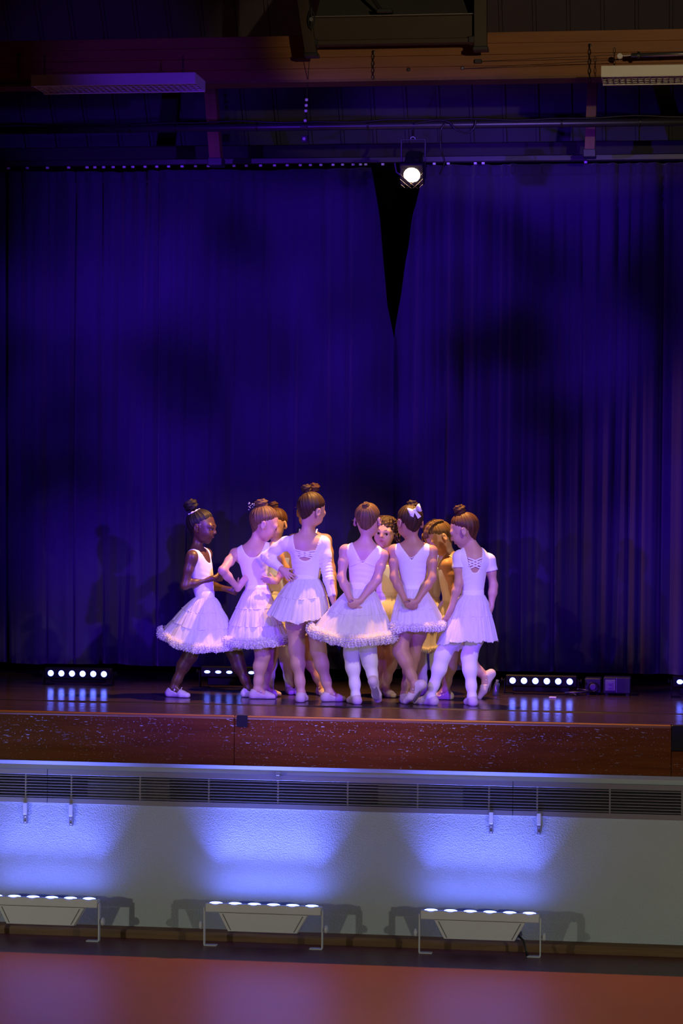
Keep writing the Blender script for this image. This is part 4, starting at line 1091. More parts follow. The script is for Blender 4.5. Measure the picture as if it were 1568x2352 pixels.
        for du, rr in ((-.0445, .0034), (-.0515, .0040)):
            lp.tube([h(q*.0140, .0830-.0050*q*q, du-(.0012 if du > -.05 else -.0012)*q*q)-base for q in np.linspace(-1, 1, 11)], [rr*hs*(1-.75*q*q) for q in np.linspace(-1, 1, 11)], 8)
        lp.build('lips', S.get('lips', 'lips_rose'), body, smooth=True)
    # ---- hair: cap combed towards the bun
    bn = J(S['bun']) if 'bun' in S else h(0, -.03, .10)
    hg = Grid(np.array(H)-.14*hs, np.array(H)+.14*hs, .0042)
    FHr = blend(hg, hg.full(), head[:3], .02); FHr = blend(hg, FHr, neck, .02)
    X2, Y2, Z2 = hg.xyz(tuple(slice(0, n) for n in hg.n))
    ox, oy, oz = X2-H.x, Y2-H.y, Z2-H.z
    cl = (ox*hl.x+oy*hl.y+oz*hl.z)/hs; cf = (ox*hf.x+oy*hf.y+oz*hf.z)/hs; cu_ = (ox*hu.x+oy*hu.y+oz*hu.z)/hs
    lowf = S.get('fringe', 0.0)
    fh = np.interp(cu_+lowf, [-.10, -.055, -.02, .012, .036, .060, .085, .12], [-.044, -.034, -.030, -.012, .018, .046, .070, .09])
    fh = fh - .10*np.maximum(np.abs(cl)-.02, 0)*(cu_ > .03)
    nape = -(cu_ + S.get('nape', .080) - .35*np.abs(cl))*.9
    edge = np.maximum((cf-fh)*.8, nape)*hs                      # <0 inside the hairline
    th_ = np.clip(-edge*.24, -.0015, S.get('hairth', .0062)).astype(np.float32)
    FHr = np.maximum(FHr-th_, edge-.004)
    # strands run from the hairline to the bun: shallow combed grooves
    ba = (bn-H).normalized(); b1 = ba.orthogonal().normalized(); b2 = ba.cross(b1)
    V, Q = surface(hg, FHr); V = relax(V, Q, 1, .4)
    dV = V - np.array(H); phi = np.arctan2(dV@np.array(b2), dV@np.array(b1)); th = np.arccos(np.clip(dV@np.array(ba)/np.maximum(np.linalg.norm(dV, axis=1), 1e-6), -1, 1))
    grv = np.sin(phi*23+1.3*np.sin(phi*5))*.0009 + np.sin(phi*41+2*np.sin(phi*3))*.0006 + np.sin(phi*9+th*2)*.0010
    if S.get('messy'): grv = grv*2.2 + .003*np.sin(phi*6+th*9)*np.sin(th*14+phi*3)
    V = V + dV/np.maximum(np.linalg.norm(dV, axis=1), 1e-6)[:, None]*(grv*np.clip(th*2, 0, 1))[:, None]
    hr = mesh_vq('hair', V, Q, S['hair'], base, body, uv=np.stack([phi/(2*PI), th/PI], 1))
    # bun: coiled rope of hair
    if 'bun' in S:
        br = S.get('bunr', .035); bx = S.get('bunflat', .8); q1 = (b1, b2)
        nu, nvv = 56, 30; pts = []; uvs = []
        for i in range(nvv+1):
            t = PI*i/nvv
            for k in range(nu):
                a = 2*PI*k/nu
                rr = br*(1 + .085*math.sin(2*a + t*7.5) + .035*math.sin(5*a - t*11+1) + .05*mnoise.noise(Vector((math.cos(a)*2.2+bn.x*9, math.sin(a)*2.2, t*2))))
                dent = 1 - .35*math.exp(-(t/.42)**2)
                d = (b1*math.cos(a)+b2*math.sin(a))*math.sin(t)*rr + ba*math.cos(t)*rr*bx*dent
                pts.append(bn + d); uvs.append((a/(2*PI)*1.0+t*.5, t/PI))
        q = np.array([(i*nu+k, i*nu+(k+1) % nu, (i+1)*nu+(k+1) % nu, (i+1)*nu+k) for i in range(nvv) for k in range(nu)])[:, ::-1]
        mesh_vq('bun', np.array([tuple(p) for p in pts]), q, S['hair'], base, hr, uv=np.array(uvs))
    # loose wisps
    wr_ = random.Random(S['seed']); wm = MB()
    for k in range(S.get('wisps', 10)):
        a = wr_.uniform(0, 2*PI); tt = wr_.uniform(.5, 2.0)
        d = (b1*math.cos(a)+b2*math.sin(a))*math.sin(tt) + ba*math.cos(tt)
        if d.dot(hf) > .45 and d.dot(hu) < .5: continue
        p0 = H + d*.083*hs; tng = (Vector((wr_.uniform(-1, 1), wr_.uniform(-1, 1), wr_.uniform(-.6, 1)))).normalized()
        wm.tube([p0-base, p0+d*.005+tng*.006-base, p0+d*.009+tng*.013-base], [.0007, .0006, .0003], 4)
    if wm.v: wm.build('wisps', S['hair'], hr)
    if S.get('curls'):
        cm = MB()
        for k in range(90):
            a = wr_.uniform(-.2, PI+.2); sgn = 1 if k % 2 else -1
            u_ = wr_.uniform(-.09, .095); l_ = sgn*(.074 - .25*max(0, u_-.03)); p0 = h(l_, wr_.uniform(-.05, .03), u_)
            pts = []; rr = wr_.uniform(.006, .012); ln = wr_.uniform(.02, .05)
            for q in np.linspace(0, 1, 9): pts.append(p0 + (hl*sgn*.4 - hu*.9)*ln*q*hs + hl*math.cos(q*7+a)*rr + hf*math.sin(q*7+a)*rr - base)
            cm.tube(pts, .0038, 5)
        co_ = cm.build('curls', S['hair'], hr, smooth=True); co_['kind'] = 'stuff'
    if S.get('braids'):
        for k in range(5):
            s = (-1+.5*k); bm2 = MB(); bm3 = []
            for q in np.linspace(0, 1, 26):
                ang = .45 + 2.0*q; bm3.append(h(s*.050*math.sin(ang)**.5, .088*math.cos(ang)-.008, .086*math.sin(ang)*(1-.12*s*s)+.022) + (hl*math.sin(q*38)*.004)*hs - base)
            bm2.tube(bm3, [.0075+.0022*math.sin(q*76) for q in np.linspace(0, 1, 26)], 7).build('braid', S['hair'], hr, smooth=True)
    # ---- hair ornaments
    if S.get('scrunchie'):
        sc = H.lerp(bn, S['scrunchie'][0]); rr = S['scrunchie'][1]
        MB().tube([sc + (b1*math.cos(q)+b2*math.sin(q))*rr*(1+.06*math.sin(q*9)) + ba*.003*math.sin(q*7) - base for q in np.linspace(0, 2*PI, 48)], .0065, 7, caps=False).build('hair_tie', 'ribbon_white', body, smooth=True)
    if S.get('bow'):
        bc = J(S['bow']); bo = empty('bow', bc-base); bo.parent = body
        rot = Matrix.Rotation(math.radians(-22), 3, 'Y')
        def lobe(s, up_):
            m = MB(); v = []; n = 10; W = .034
            for i in range(n+1):
                t = i/n; w2 = (.005+.019*math.sin(min(1, t*1.15)*PI*.62))
                x = s*(.004+W*math.sin(t*PI*.5)); bulge = .012*math.sin(t*PI)
                for zz in (-1, 1): v.append(rot @ Vector((x, -bulge-.003, zz*w2 + up_*t)))
            for i in range(n+1):
                t = i/n; w2 = (.005+.019*math.sin(min(1, t*1.15)*PI*.62))*.96
                x = s*(.004+W*math.sin(t*PI*.5)); bulge = .012*math.sin(t*PI)
                for zz in (-1, 1): v.append(rot @ Vector((x, bulge-.001, zz*w2 + up_*t)))
            f = [(2*i, 2*i+1, 2*i+3, 2*i+2) for i in range(n)] + [(2*(n+1)+2*i, 2*(n+1)+2*i+2, 2*(n+1)+2*i+3, 2*(n+1)+2*i+1) for i in range(n)]
            m.add(v, f); o = m.build('loop', 'ribbon_white', bo, smooth=True); o.modifiers.new('t', 'SOLIDIFY').thickness = .002
        lobe(-1, .006); lobe(1, .004)
        MB().box(-.008, .008, -.012, .006, -.010, .010, .004).build('knot', 'ribbon_white', bo)
        for x1, z1, w2 in ((.030, -.042, .011), (-.016, -.036, .010)):
            m = MB(); v = []
            for i in range(6):
                t = i/5; c = Vector((x1*t, -.008-.006*math.sin(t*3), z1*t)); pr = Vector((-z1, 0, x1)).normalized()*w2*(.5+.6*t); v += [c-pr, c+pr]
            m.add(v, [(2*i, 2*i+1, 2*i+3, 2*i+2) for i in range(5)]); o = m.build('tail', 'ribbon_white', bo); o.modifiers.new('t', 'SOLIDIFY').thickness = .002
    if S.get('clip'):
        bc = J(S['clip']); cm = MB(); cr_ = random.Random(3)
        for k in range(16):
            c = bc + Vector((cr_.uniform(-.012, .022), cr_.uniform(-.01, .01), cr_.uniform(-.022, .022))) - base
            cm.lathe(c, (cr_.uniform(-1, 1), -1, cr_.uniform(-1, 1)), [(-.004, .0006), (0, .0042), (.004, .0006)], 6)
        cm.build('jewelled_clip', 'gem', body)
    if S.get('gems'):
        cr_ = random.Random(5); gm_ = MB()
        for (l, u_) in S['gems']:
            # walk in to the face surface from outside
            for q in np.linspace(.12, 0, 80):
                p = h(l, 0, u_) + (hl*(1 if l > 0 else -1)*.86 + hf*.5).normalized()*q*hs
                i = np.round((np.array(p)-G.lo)/G.h).astype(int)
                if (i < 0).any() or (i >= G.n).any(): continue
                if F[tuple(i)] < .0008: gm_.lathe(p-base, (p-H), [(-.002, .0022), (.0005, .0020), (.0018, .0008)], 7); break
        if gm_.v: gm_.build('face_gems', 'gem', body)
    if S.get('earrings'):
        for s in (-1, 1):
            c = h(s*.079, -.004, -.033)-base
            MB().lathe(c, hl*s, [(-.003, .0008), (0, .0034), (.003, .0008)], 8).build('earring', 'gem', body)
    # ---- skirt
    K = dict(S['skirt'])
    # the waistband hugs the torso: measure the torso where the band sits
    wz_ = J((K['waist'][0], K['waist'][2], 0)).z*.5 + J((K['waist'][1], K['waist'][2], 0)).z*.5
    wc_ = Pv + up*((wz_-Pv.z)/up.z)
    def reach(d):
        for q in np.linspace(.16, .02, 71):
            p = wc_ + d*q; i = np.clip(np.round((np.array(p)-G.lo)/G.h).astype(int), 0, G.n-1)
            if FT[tuple(i)] < .004: return q
        return .06
    xp, xm_, yp, ym = reach(Vector((1, 0, 0))), reach(Vector((-1, 0, 0))), reach(Vector((0, 1, 0))), reach(Vector((0, -1, 0)))
    K['fit'] = (wc_.x+(xp-xm_)/2, wc_.y+(yp-ym)/2, (xp+xm_)/2+.003, (yp+ym)/2+.003)
    skirt(K, J, base, body, Y0, S['seed'], Pv, wd, g)
    return body

def skirt(K, J, base, body, Y0, seed, Pv, wd, g):
    """tiered tulle skirt. waist=(px_l,px_r,row) hem left (px,row), right (px,row), front row"""
    rr = random.Random(seed*3+1); npy = np.random.RandomState(seed)
    dy = K.get('dy', 0)
    wl, wr = J((K['waist'][0], K['waist'][2], dy)), J((K['waist'][1], K['waist'][2], dy))
    wc = (wl+wr)/2; rw = (wr-wl).length/2; rwd = K.get('wdeep', max(.060, rw*.78))
    tilt = (wr.z-wl.z)/2
    wc = Vector((K['fit'][0], K['fit'][1], wc.z)); rw, rwd = K['fit'][2], K['fit'][3]
    hl_, hr_ = J((*K['left'], dy)), J((*K['right'], dy)); hc_ = (hl_+hr_)/2; Rh = (hr_.x-hl_.x)/2; zf = J((hc_.x, 0, 0)).z if False else P((K['left'][0]+K['right'][0])/2, K['front'], Y0+dy-Rh*.8).z
    Rd = Rh*K.get('deep', .85)
    NT = 288; tiers = K['tiers']          # list of (t0,t1)
    ph = npy.uniform(0, 2*PI, 12)
    wz = wc.z
    def hemz(c, s):
        z = zf
        if c < 0: z = zf + (hl_.z-zf)*abs(c)**1.5
        else: z = zf + (hr_.z-zf)*abs(c)**1.5
        return z
    gam = K.get('gamma', .85)
    def pt(a, t, amp, seedp):
        c, s = math.cos(a), math.sin(a)
        cx = wc.x + (hc_.x-wc.x)*t; cy = wc.y
        q = t**gam
        fold = math.sin(9*a+seedp+1.3*math.sin(3*a+seedp)) *.5 + math.sin(17*a+seedp*2.1+1.2*math.sin(4*a+1))*.32 + math.sin(41*a+seedp*3.3+math.sin(6*a))*.14
        k = 1 + amp*fold
        rx_ = (rw + (Rh-rw)*q)*k; ry_ = (rwd + (Rd-rwd)*q)*k
        z = (wz + tilt*c) + (hemz(c, s)-(wz+tilt*c))*t
        dz = (z - Pv.z + .012)/(.118*g)
        if abs(dz) < 1 and t > .02:            # the cloth lies over the hips
            e = math.sqrt(1-dz*dz); m_ = max(.100*wd, .100)
            rx_ = max(rx_, (m_*e+.004)*(1+.25*amp*fold) + abs(cx-Pv.x)*.6); ry_ = max(ry_, (m_*e*.98)*(1+.25*amp*fold))
        return (cx + rx_*c, cy + ry_*s, z)
    sk = empty('skirt', (0, 0, 0)); sk.parent = body
    # waistband
    wb = K.get('band', .028); V = []; Fq = []
    NB = 72
    for i, (zz, ro) in enumerate(((wb*.75, .97), (wb*.72, 1.01), (0, 1.03), (-wb*.3, 1.04), (-wb*.3, 1.0))):
        for k in range(NB):
            a = 2*PI*k/NB; V.append((wc.x + rw*ro*math.cos(a), wc.y + rwd*ro*math.sin(a), wz + tilt*math.cos(a) + zz))
    Fq = np.array([(i*NB+k, i*NB+(k+1) % NB, (i+1)*NB+(k+1) % NB, (i+1)*NB+k) for i in range(4) for k in range(NB)])[:, ::-1]
    mesh_vq('waistband', np.array(V), Fq, 'leotard', base, sk)
    for ti, (t0, t1) in enumerate(tiers):
        for layer in range(2):
            nr = 16; V = []; sp_ = ph[ti*2+layer]
            sc = 1 - .045*layer
            for i in range(nr+1):
                u = i/nr; t = t0 + (t1-t0)*u
                # gathered at the seam: many small pleats that open out below it
                amp = K.get('amp', .062)*(.35+.65*u)*(.5+.5*t)
                puff = (1 + .022*math.sin(min(1, u*2.2)*PI*.5)*(1 if ti else .3))
                for k in range(NT):
                    a = 2*PI*k/NT; x, y, z = pt(a, max(t, .001), amp, sp_)
                    gath = (.0042*mnoise.noise(Vector((a*15, sp_*7, u*1.2))) + .0026*mnoise.noise(Vector((a*34, sp_*3, u*.8))))*math.exp(-u*1.3)
                    rag = 0
                    if i == nr and ti == len(tiers)-1: rag = .010*mnoise.noise(Vector((a*14, sp_, layer)))+.006*math.sin(11*a+sp_)
                    f_ = puff*sc*(1+.004*layer)
                    cx, cy = wc.x+(hc_.x-wc.x)*t, wc.y
                    V.append((cx+(x-cx)*f_ + math.cos(a)*gath, cy+(y-cy)*f_ + math.sin(a)*gath, z+rag+.004*layer))
            q = np.array([(i*NT+k, i*NT+(k+1) % NT, (i+1)*NT+(k+1) % NT, (i+1)*NT+k) for i in range(nr) for k in range(NT)])[:, ::-1]
            mesh_vq('tier' if layer == 0 else 'under_layer', np.array(V), q, 'tulle', base, sk)
        if t0 > .05:    # seam ridge where the tier is gathered on
            pts = []
            for k in range(NT//2+1):
                a = 2*PI*k/(NT//2); x, y, z = pt(a, t0, K.get('amp', .062)*(.5+.5*t0), ph[ti*2-2]); cx = wc.x+(hc_.x-wc.x)*t0
                pts.append(Vector((cx+(x-cx)*1.012, wc.y+(y-wc.y)*1.012, z + .002*math.sin(a*31)))-base)
            MB().tube(pts, .0014, 5, caps=False).build('seam_ruffle', 'ruffle', sk, smooth=True)
    if K.get('ruffle'):
        r0_ = K['ruffle']; rf = empty('hem_ruffle', (0, 0, 0)); rf.parent = sk
        # soft core that holds the frills up
        NU, NVv = 300, 12; V = []
        lumpf = K.get('lump', 26)
        def lump(a): return 1 + K.get('lumpa', .25)*mnoise.noise(Vector((math.cos(a)*Rh*lumpf, math.sin(a)*Rh*lumpf, seed)))
        ctr = []
        for k in range(960):
            a = 2*PI*k/960; x, y, z = pt(a, .985, K.get('amp', .062)*.8, ph[len(tiers)*2-2]); ctr.append((a, x, y, z, lump(a)))
        for k in range(NU):
            a, x, y, z, lm = ctr[int(k*960/NU)]
            for m_ in range(NVv):
                b = 2*PI*m_/NVv; r = r0_*.62*lm; V.append((x+math.cos(a)*r*math.cos(b), y+math.sin(a)*r*math.cos(b), z+r*math.sin(b)+r0_*.2))
        q = np.array([(k*NVv+m_, k*NVv+(m_+1) % NVv, ((k+1) % NU)*NVv+(m_+1) % NVv, ((k+1) % NU)*NVv+m_) for k in range(NU) for m_ in range(NVv)])
        mesh_vq('core', np.array(V), q, 'ruffle', base, rf)
        # crinkled frills standing off the core at several angles
        for fi, ang in enumerate((1.35, .95, .55, .15, -.25, -.65, -1.05, -1.45)):
            N, R = 960, 4; V = []; p_ = npy.uniform(0, 2*PI, 6); kk = 1.0/ (Rh/.25)
            f1, f2, f3 = int(97/kk), int(171/kk), int(41/kk)
            for k in range(N):
                a, x, y, z, lm = ctr[k]
                wv = .55*math.sin(f1*a+p_[0]+1.5*math.sin(9*a+p_[4])) + .38*math.sin(f2*a+p_[1]+1.1*math.sin(13*a+p_[5])) + .35*math.sin(f3*a+p_[2])
                rj = 1 + .36*mnoise.noise(Vector((a*60, fi*3.1, seed)))
                for i in range(R):
                    v = i/(R-1); d = r0_*(.45 + .78*v*rj)*lm; an = ang + wv*.13*v
                    off_ = wv*.0024*v
                    V.append((x+math.cos(a)*d*math.cos(an) - math.sin(a)*off_*.6, y+math.sin(a)*d*math.cos(an) + math.cos(a)*off_*.6, z+r0_*.2+d*math.sin(an)+off_))
            q = np.array([(k*R+i, ((k+1) % N)*R+i, ((k+1) % N)*R+i+1, k*R+i+1) for k in range(N) for i in range(R-1)])
            mesh_vq('frill', np.array(V), q, 'tulle', base, rf)

CAMD = (0, -1, 0)
SPECS = []
# A: leftmost, dark skin, in profile to the right, striding
SPECS.append(dict(seed=1, Y=1.09, label='person in white tank leotard and ruffled tulle skirt, leftmost, striding in white lace-up shoes', skin='skin_dark', hair='hair_black', lips='lips_dark',
    neck=(452, 1262), pelvis=(474, 1406), head=(463, 1210), face=(1.0, -.10, -.16), hup=(.06, 0, 1), hs=1.0, g=.98, wide=.92,
    shL=(474, 1272, .11), shR=(440, 1278, -.09), elR=(424, 1345, -.10), wrR=(490, 1328, -.03), handR=dict(to=(515, 1328, .02), palm=(0, 1, 0), thumb=(0, 0, 1), curl=.6),
    elL=(478, 1344, .16), wrL=(524, 1354, .10), handL=dict(to=(548, 1362, .08), palm=(0, -1, 0), thumb=(0, 0, 1), curl=.9),
    knR=(436, 1506, -.03), anR=(397, 1583, -.03), toR=(430, 1600, -.07), knL=(541, 1505, .06), anL=(571, 1585, .06), toL=(606, 1600, .04),
    top=dict(back=('scoop', .84), front=('scoop', .76), neck_w=.58, strap_out=.86, armpit=.73), shoe='slipper_white', laces='R',
    bun=(438, 1160, 0), bunr=.043, bunflat=.85, scrunchie=(.66, .034), gems=((-.052, .006), (-.058, .013), (-.050, .018), (-.047, .0), (-.060, .004), (-.044, .012)),
    skirt=dict(waist=(452, 503, 1372), left=(372, 1452), right=(548, 1484), front=1492, tiers=((0, .30), (.30, .62), (.62, 1)), ruffle=.026, gamma=.8, band=.05, wdeep=.084)))
# B: hand on hips, face turned to the right
SPECS.append(dict(seed=2, Y=1.08, label='person in scoop-backed leotard with both hands on hips and a jewelled hair clip', skin='skin_fair', hair='hair_fair', brow='brow_fair',
    neck=(582, 1250), pelvis=(592, 1390), head=(606, 1202), face=(.86, .30, -.42), hup=(.30, 0, 1), hs=1.0, g=.98, wide=.98,
    shL=(540, 1272, .0), shR=(628, 1258, .02), elL=(511, 1310, -.16), wrL=(547, 1352, -.05), handL=dict(to=(560, 1332, -.06), palm=(.3, .9, .1), thumb=(0, 0, 1), curl=.25),
    elR=(655, 1306, .02), wrR=(634, 1336, -.03), handR=dict(to=(612, 1332, -.07), palm=(0, 1, 0), thumb=(0, 0, 1), curl=.3),
    knL=(604, 1506, -.02), anL=(590, 1590, -.02), toL=(628, 1604, -.01), knR=(622, 1500, .10), anR=(606, 1588, .12), toR=(640, 1600, .15), calfL=(-1, -.3, 0),
    top=dict(back=('scoop', .79), front=('scoop', .80), neck_w=.62, strap_out=.86), bun=(600, 1156, 0), bunr=.040, bunflat=.75, clip=(575, 1163, -.02), earrings=True,
    gems=((-.050, -.010), (-.056, -.004), (-.058, -.014), (-.052, -.018), (-.046, -.006), (-.060, -.008), (-.048, -.014)), wisps=16, look=(.7, .5, -.5), eye_open=.0045,
    skirt=dict(waist=(558, 626, 1352), left=(513, 1472), right=(664, 1470), front=1482, tiers=((0, .36), (.36, .68), (.68, 1)), ruffle=.028, gamma=.9, band=.03)))
# D: tall, long sleeves, lattice back
SPECS.append(dict(seed=3, Y=.93, label='tall person in long-sleeved leotard with crossed back straps, one hand on hip', skin='skin_fair', hair='hair_brown',
    neck=(706, 1226), pelvis=(700, 1370), head=(714, 1172), face=(.55, .78, -.42), hup=(.22, .1, 1), hs=1.02, g=1.02, wide=1.02, eyes=False,
    shL=(655, 1247, 0), shR=(744, 1247, 0), elL=(611, 1279, .02), wrL=(646, 1307, -.05), handL=dict(to=(664, 1324, -.07), palm=(.2, .9, -.2), thumb=(1, 0, 1), curl=.18, spread=.35),
    elR=(751, 1312, -.02), wrR=(763, 1372, -.06), handR=dict(to=(768, 1395, -.06), palm=(-1, .2, 0), thumb=(0, 1, 0), curl=.3),
    knL=(681, 1492, -.02), anL=(691, 1590, -.03), toL=(700, 1612, .10), knR=(731, 1494, .02), anR=(755, 1585, .04), toR=(788, 1606, .07), calfL=(0, -1, 0), calfR=(0, -1, 0), legr=1.03,
    top=dict(back=('scoop', .575), front=('scoop', .80), neck_w=.74, sleeve='long', lattice=(.59, .745, .58)), bun=(703, 1122, 0), bunr=.030, bunflat=.95, scrunchie=(.70, .031), earrings=True, wisps=24,
    skirt=dict(waist=(667, 738, 1330), left=(615, 1408), right=(758, 1412), front=1432, tiers=((0, .46), (.46, 1)), gamma=.62, band=.040, amp=.05)))
# F: V back, hands clasped, tights
SPECS.append(dict(seed=4, Y=.86, label='person in V-backed leotard and white tights with hands clasped behind, widest skirt', skin='skin_fair', hair='hair_fair', brow='brow_fair',
    neck=(840, 1244), pelvis=(826, 1390), head=(844, 1196), face=(.10, .92, -.36), hup=(0, .2, 1), hs=.98, g=1.0, wide=1.0, eyes=False,
    shL=(792, 1264, 0), shR=(879, 1276, 0), elL=(784, 1326, -.05), wrL=(806, 1380, -.10), handL=dict(to=(820, 1398, -.12), palm=(.3, .8, .2), thumb=(1, 0, .6), curl=.75),
    elR=(866, 1332, -.05), wrR=(827, 1380, -.11), handR=dict(to=(808, 1392, -.145), palm=(-.2, .8, .3), thumb=(-.3, 0, 1), curl=.85),
    knL=(808, 1502, -.0), anL=(817, 1588, -.02), toL=(803, 1606, .08), knR=(846, 1502, -.02), anR=(858, 1566, -.05), toR=(868, 1608, -.01), flatR=False, calfL=(0, -1, 0), calfR=(0, -1, 0), tights=True,
    top=dict(back=('v', .665), front=('scoop', .80), neck_w=.80, strap_out=.92, wrap=True), bun=(840, 1160, -.05), bunr=.021, bunflat=.9, wisps=20,
    skirt=dict(waist=(799, 853, 1352), left=(716, 1446), right=(905, 1464), front=1476, tiers=((0, .50), (.50, 1)), ruffle=.032, gamma=.85, band=.05)))
# H: V back, bow, hands clasped
SPECS.append(dict(seed=5, Y=.90, label='person in V-backed leotard with a white hair bow and hands clasped behind', skin='skin_tan', hair='hair_brown',
    neck=(948, 1244), pelvis=(948, 1386), head=(941, 1200), face=(-.50, .78, -.36), hup=(-.06, .1, 1), hs=.98, g=1.0, wide=.98, eyes=False,
    shL=(904, 1264, 0), shR=(992, 1266, 0), elL=(905, 1326, -.05), wrL=(931, 1381, -.10), handL=dict(to=(950, 1398, -.13), palm=(.3, .8, .2), thumb=(1, 0, .6), curl=.75),
    elR=(992, 1328, -.05), wrR=(957, 1381, -.11), handR=dict(to=(937, 1394, -.15), palm=(-.2, .8, .3), thumb=(-.3, 0, 1), curl=.85),
    knL=(920, 1497, -.06), anL=(954, 1572, -.10), toL=(931, 1611, -.08), flatL=False, calfL=(1, -.4, 0), knR=(946, 1508, .04), anR=(929, 1588, .06), toR=(926, 1606, .14),
    top=dict(back=('v', .71), front=('scoop', .80), neck_w=.80, strap_out=.92, wrap=True), bun=(946, 1160, 0), bunr=.034, bunflat=.95, bow=(952, 1172, -.075), wisps=12,
    skirt=dict(waist=(914, 977, 1352), left=(893, 1446), right=(1024, 1438), front=1444, tiers=((0, .52), (.52, 1)), ruffle=.024, lump=14, lumpa=.55, gamma=.75, band=.03)))
# J: short sleeves, rightmost
SPECS.append(dict(seed=6, Y=.90, label='person in short-sleeved leotard with crossed back straps and white tights, rightmost', skin='skin_fair', hair='hair_auburn', brow='brow_fair',
    neck=(1085, 1258), pelvis=(1086, 1400), head=(1066, 1218), face=(-.90, .12, -.40), hup=(-.18, 0, 1), hs=.98, g=.98, wide=.90,
    shL=(1054, 1280, -.02), shR=(1123, 1287, .03), elL=(1053, 1340, -.04), wrL=(1036, 1396, -.05), handL=dict(to=(1026, 1420, -.05), palm=(-.6, .6, 0), thumb=(0, 1, 0), curl=.3),
    elR=(1133, 1345, .04), wrR=(1127, 1395, .02), handR=dict(to=(1122, 1415, .02), palm=(-1, .2, 0), thumb=(0, 1, 0), curl=.3),
    knL=(1016, 1506, -.02), anL=(989, 1586, -.02), toL=(955, 1604, .02), knR=(1077, 1508, .02), anR=(1084, 1590, .0), toR=(1072, 1608, .10), calfR=(0, -1, 0), calfL=(.6, -.8, 0), tights=True,
    top=dict(back=('scoop', .60), front=('scoop', .80), neck_w=.60, sleeve='short', lattice=(.63, .84, .46)), bun=(1055, 1170, 0), bunr=.036, bunflat=.85, gems=((.050, -.004), (.046, .002), (.055, -.006)), wisps=18, eye_open=.0035, look=(-.8, .2, -.6), earrings=True,
    skirt=dict(waist=(1063, 1116, 1366), left=(1004, 1482), right=(1142, 1472), front=1474, tiers=((0, .46), (.46, 1)), gamma=.75, band=.036, amp=.045)))
# C: behind B
SPECS.append(dict(seed=7, Y=1.48, label='person with fair knotted hair mostly hidden behind the dancer with the jewelled clip', skin='skin_fair', hair='hair_auburn', brow='brow_fair',
    neck=(632, 1252), pelvis=(640, 1394), head=(632, 1204), face=(-.42, -.75, -.40), hs=.94, g=.95, wide=.95,
    shL=(668, 1270, 0), shR=(598, 1270, 0), elL=(678, 1325, 0), wrL=(668, 1370, -.06), handL=dict(to=(664, 1392, -.08), palm=(-1, 0, 0), thumb=(0, -1, 0), curl=.4), elR=(592, 1325, .02), wrR=(598, 1370, -.05), handR=dict(to=(600, 1392, -.06), palm=(1, 0, 0), thumb=(0, -1, 0), curl=.4),
    knL=(656, 1500, -.02), anL=(665, 1586, 0), toL=(668, 1606, -.10), knR=(622, 1500, .02), anR=(618, 1586, 0), toR=(616, 1606, -.10), tights=True,
    top=dict(cami=True), bun=(628, 1160, .02), bunr=.030, wisps=14,
    skirt=dict(waist=(608, 664, 1366), left=(588, 1470), right=(692, 1470), front=1486, tiers=((0, .5), (.5, 1)), gamma=.8, band=.03)))
# E: behind D
SPECS.append(dict(seed=8, Y=1.46, label='person with a red-brown bun standing behind the tall long-sleeved dancer', skin='skin_tan', hair='hair_auburn',
    neck=(708, 1222), pelvis=(708, 1373), head=(712, 1176), face=(-.1, -.9, -.35), hs=1.04, g=1.02, wide=1.0,
    shL=(749, 1240, 0), shR=(672, 1240, 0), elL=(760, 1305, 0), wrL=(768, 1362, -.03), handL=dict(to=(769, 1388, -.04), palm=(-1, 0, 0), thumb=(0, -1, 0), curl=.3),
    elR=(645, 1288, .02), wrR=(660, 1335, -.04), handR=dict(to=(676, 1345, -.06), palm=(0, 1, 0), thumb=(0, 0, 1), curl=.3),
    knL=(705, 1500, -.02), anL=(738, 1586, -.06), toL=(746, 1604, -.14), knR=(680, 1500, .02), anR=(684, 1580, .02), toR=(684, 1600, -.08),
    top=dict(cami=True), bun=(722, 1119, 0), bunr=.032, bunflat=.95, wisps=30,
    skirt=dict(waist=(676, 740, 1338), left=(650, 1440), right=(752, 1440), front=1462, tiers=((0, .5), (.5, 1)), gamma=.8, band=.03)))
# G: face towards the audience
SPECS.append(dict(seed=9, Y=1.36, label='person with dark curly hair whose face looks out between two dancers seen from behind', skin='skin_fair', hair='hair_brown',
    neck=(892, 1268), pelvis=(888, 1406), head=(885, 1224), face=(-.16, -.97, -.02), hup=(.10, 0, 1), hs=.93, g=.96, wide=.95, eye_open=.0088, look=(-.02, -1, .02),
    shL=(930, 1286, 0), shR=(858, 1288, 0), elL=(940, 1340, 0), wrL=(932, 1385, -.05), handL=dict(to=(928, 1405, -.06), palm=(-1, 0, 0), thumb=(0, -1, 0), curl=.4), elR=(850, 1342, .02), wrR=(856, 1385, -.03), handR=dict(to=(860, 1405, -.04), palm=(1, 0, 0), thumb=(0, -1, 0), curl=.4),
    knL=(901, 1502, .0), anL=(884, 1580, .03), toL=(903, 1602, -.05), knR=(872, 1500, .02), anR=(867, 1580, .02), toR=(862, 1600, -.07),
    top=dict(cami=True), wisps=20, curls=True, messy=True, fringe=.034, hairth=.014,
    skirt=dict(waist=(862, 914, 1366), left=(846, 1460), right=(936, 1460), front=1478, tiers=((0, .5), (.5, 1)), gamma=.8, band=.03)))
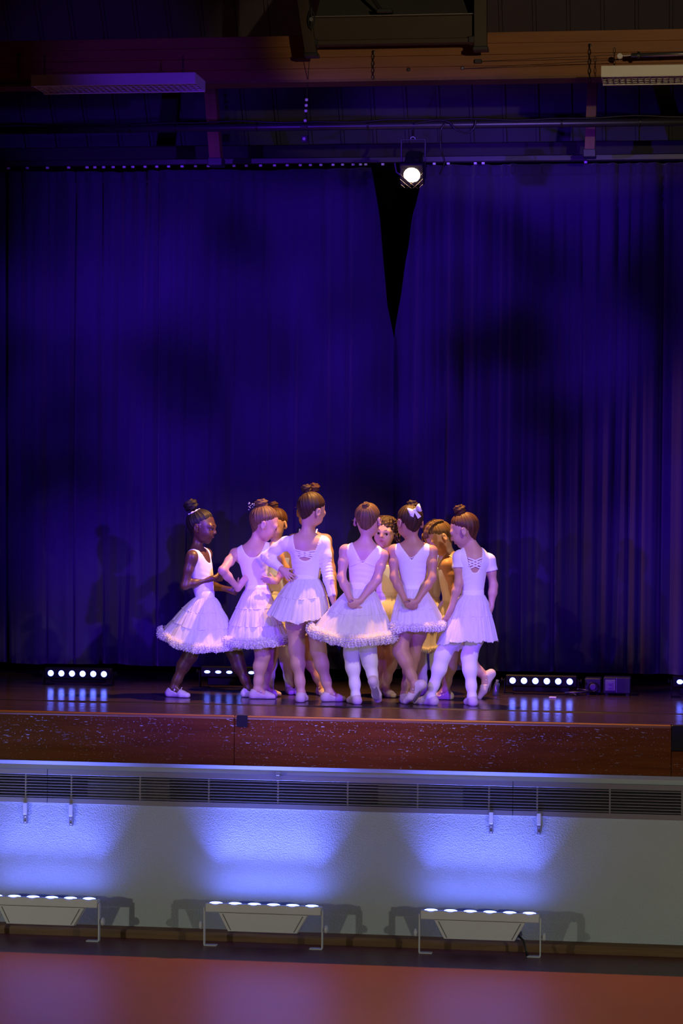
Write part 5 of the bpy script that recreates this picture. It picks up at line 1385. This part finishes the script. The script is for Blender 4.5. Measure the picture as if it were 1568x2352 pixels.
# K: behind H / I
SPECS.append(dict(seed=10, Y=1.58, label='person mostly hidden between the bow-wearing dancer and the braided one', skin='skin_tan', hair='hair_brown',
    neck=(990, 1272), pelvis=(984, 1412), head=(996, 1232), face=(.1, -.9, -.4), hs=.90, g=.94, wide=.95,
    shL=(1022, 1290, 0), shR=(952, 1290, 0), elL=(1034, 1345, 0), wrL=(1026, 1390, -.04), handL=dict(to=(1022, 1410, -.05), palm=(-1, 0, 0), thumb=(0, -1, 0), curl=.4), elR=(944, 1345, 0), wrR=(950, 1390, -.04), handR=dict(to=(952, 1410, -.05), palm=(1, 0, 0), thumb=(0, -1, 0), curl=.4),
    knL=(1004, 1510, -.02), anL=(1002, 1586, -.0), toL=(990, 1602, -.10), knR=(962, 1510, .0), anR=(972, 1586, .0), toR=(958, 1602, -.06), tights=True,
    top=dict(cami=True), wisps=8, bun=(998, 1200, .08), bunr=.024,
    skirt=dict(waist=(962, 1014, 1374), left=(944, 1478), right=(1030, 1478), front=1496, tiers=((0, .5), (.5, 1)), ruffle=.018, gamma=.8, band=.03)))
# I: braided, bending towards the middle
SPECS.append(dict(seed=11, Y=1.30, label='person with braided fair hair bowing the head beside the rightmost dancer', skin='skin_fair', hair='hair_fair', brow='brow_fair',
    neck=(1034, 1278), pelvis=(1042, 1412), head=(1010, 1236), face=(-.72, -.30, -.62), hup=(-.55, -.1, .85), hs=.97, g=.96, wide=.92,
    shL=(1026, 1298, -.09), shR=(1064, 1296, .09), elL=(1040, 1350, -.10), wrL=(1052, 1392, -.07), handL=dict(to=(1060, 1412, -.06), palm=(0, 1, 0), thumb=(-1, 0, 0), curl=.3), elR=(1075, 1345, .12), wrR=(1070, 1390, .10), handR=dict(to=(1066, 1410, .08), palm=(0, -1, 0), thumb=(-1, 0, 0), curl=.3),
    knL=(1034, 1506, -.04), anL=(1023, 1588, -.04), toL=(986, 1604, -.06), knR=(1064, 1514, .06), anR=(1113, 1552, .08), toR=(1100, 1602, .06), flatR=False, calfR=(.4, 0, 1), calfL=(1, 0, 0),
    top=dict(cami=True), braids=True, wisps=18, eye_open=.003, look=(-.7, -.2, -.7),
    skirt=dict(waist=(1014, 1070, 1376), left=(1004, 1478), right=(1098, 1478), front=1494, tiers=((0, .5), (.5, 1)), gamma=.8, band=.03)))
import time as _t
for s_ in SPECS:
    _q = _t.time(); DANCERS.append(dancer(s_)); print('dancer', s_['seed'], round(_t.time()-_q, 2))
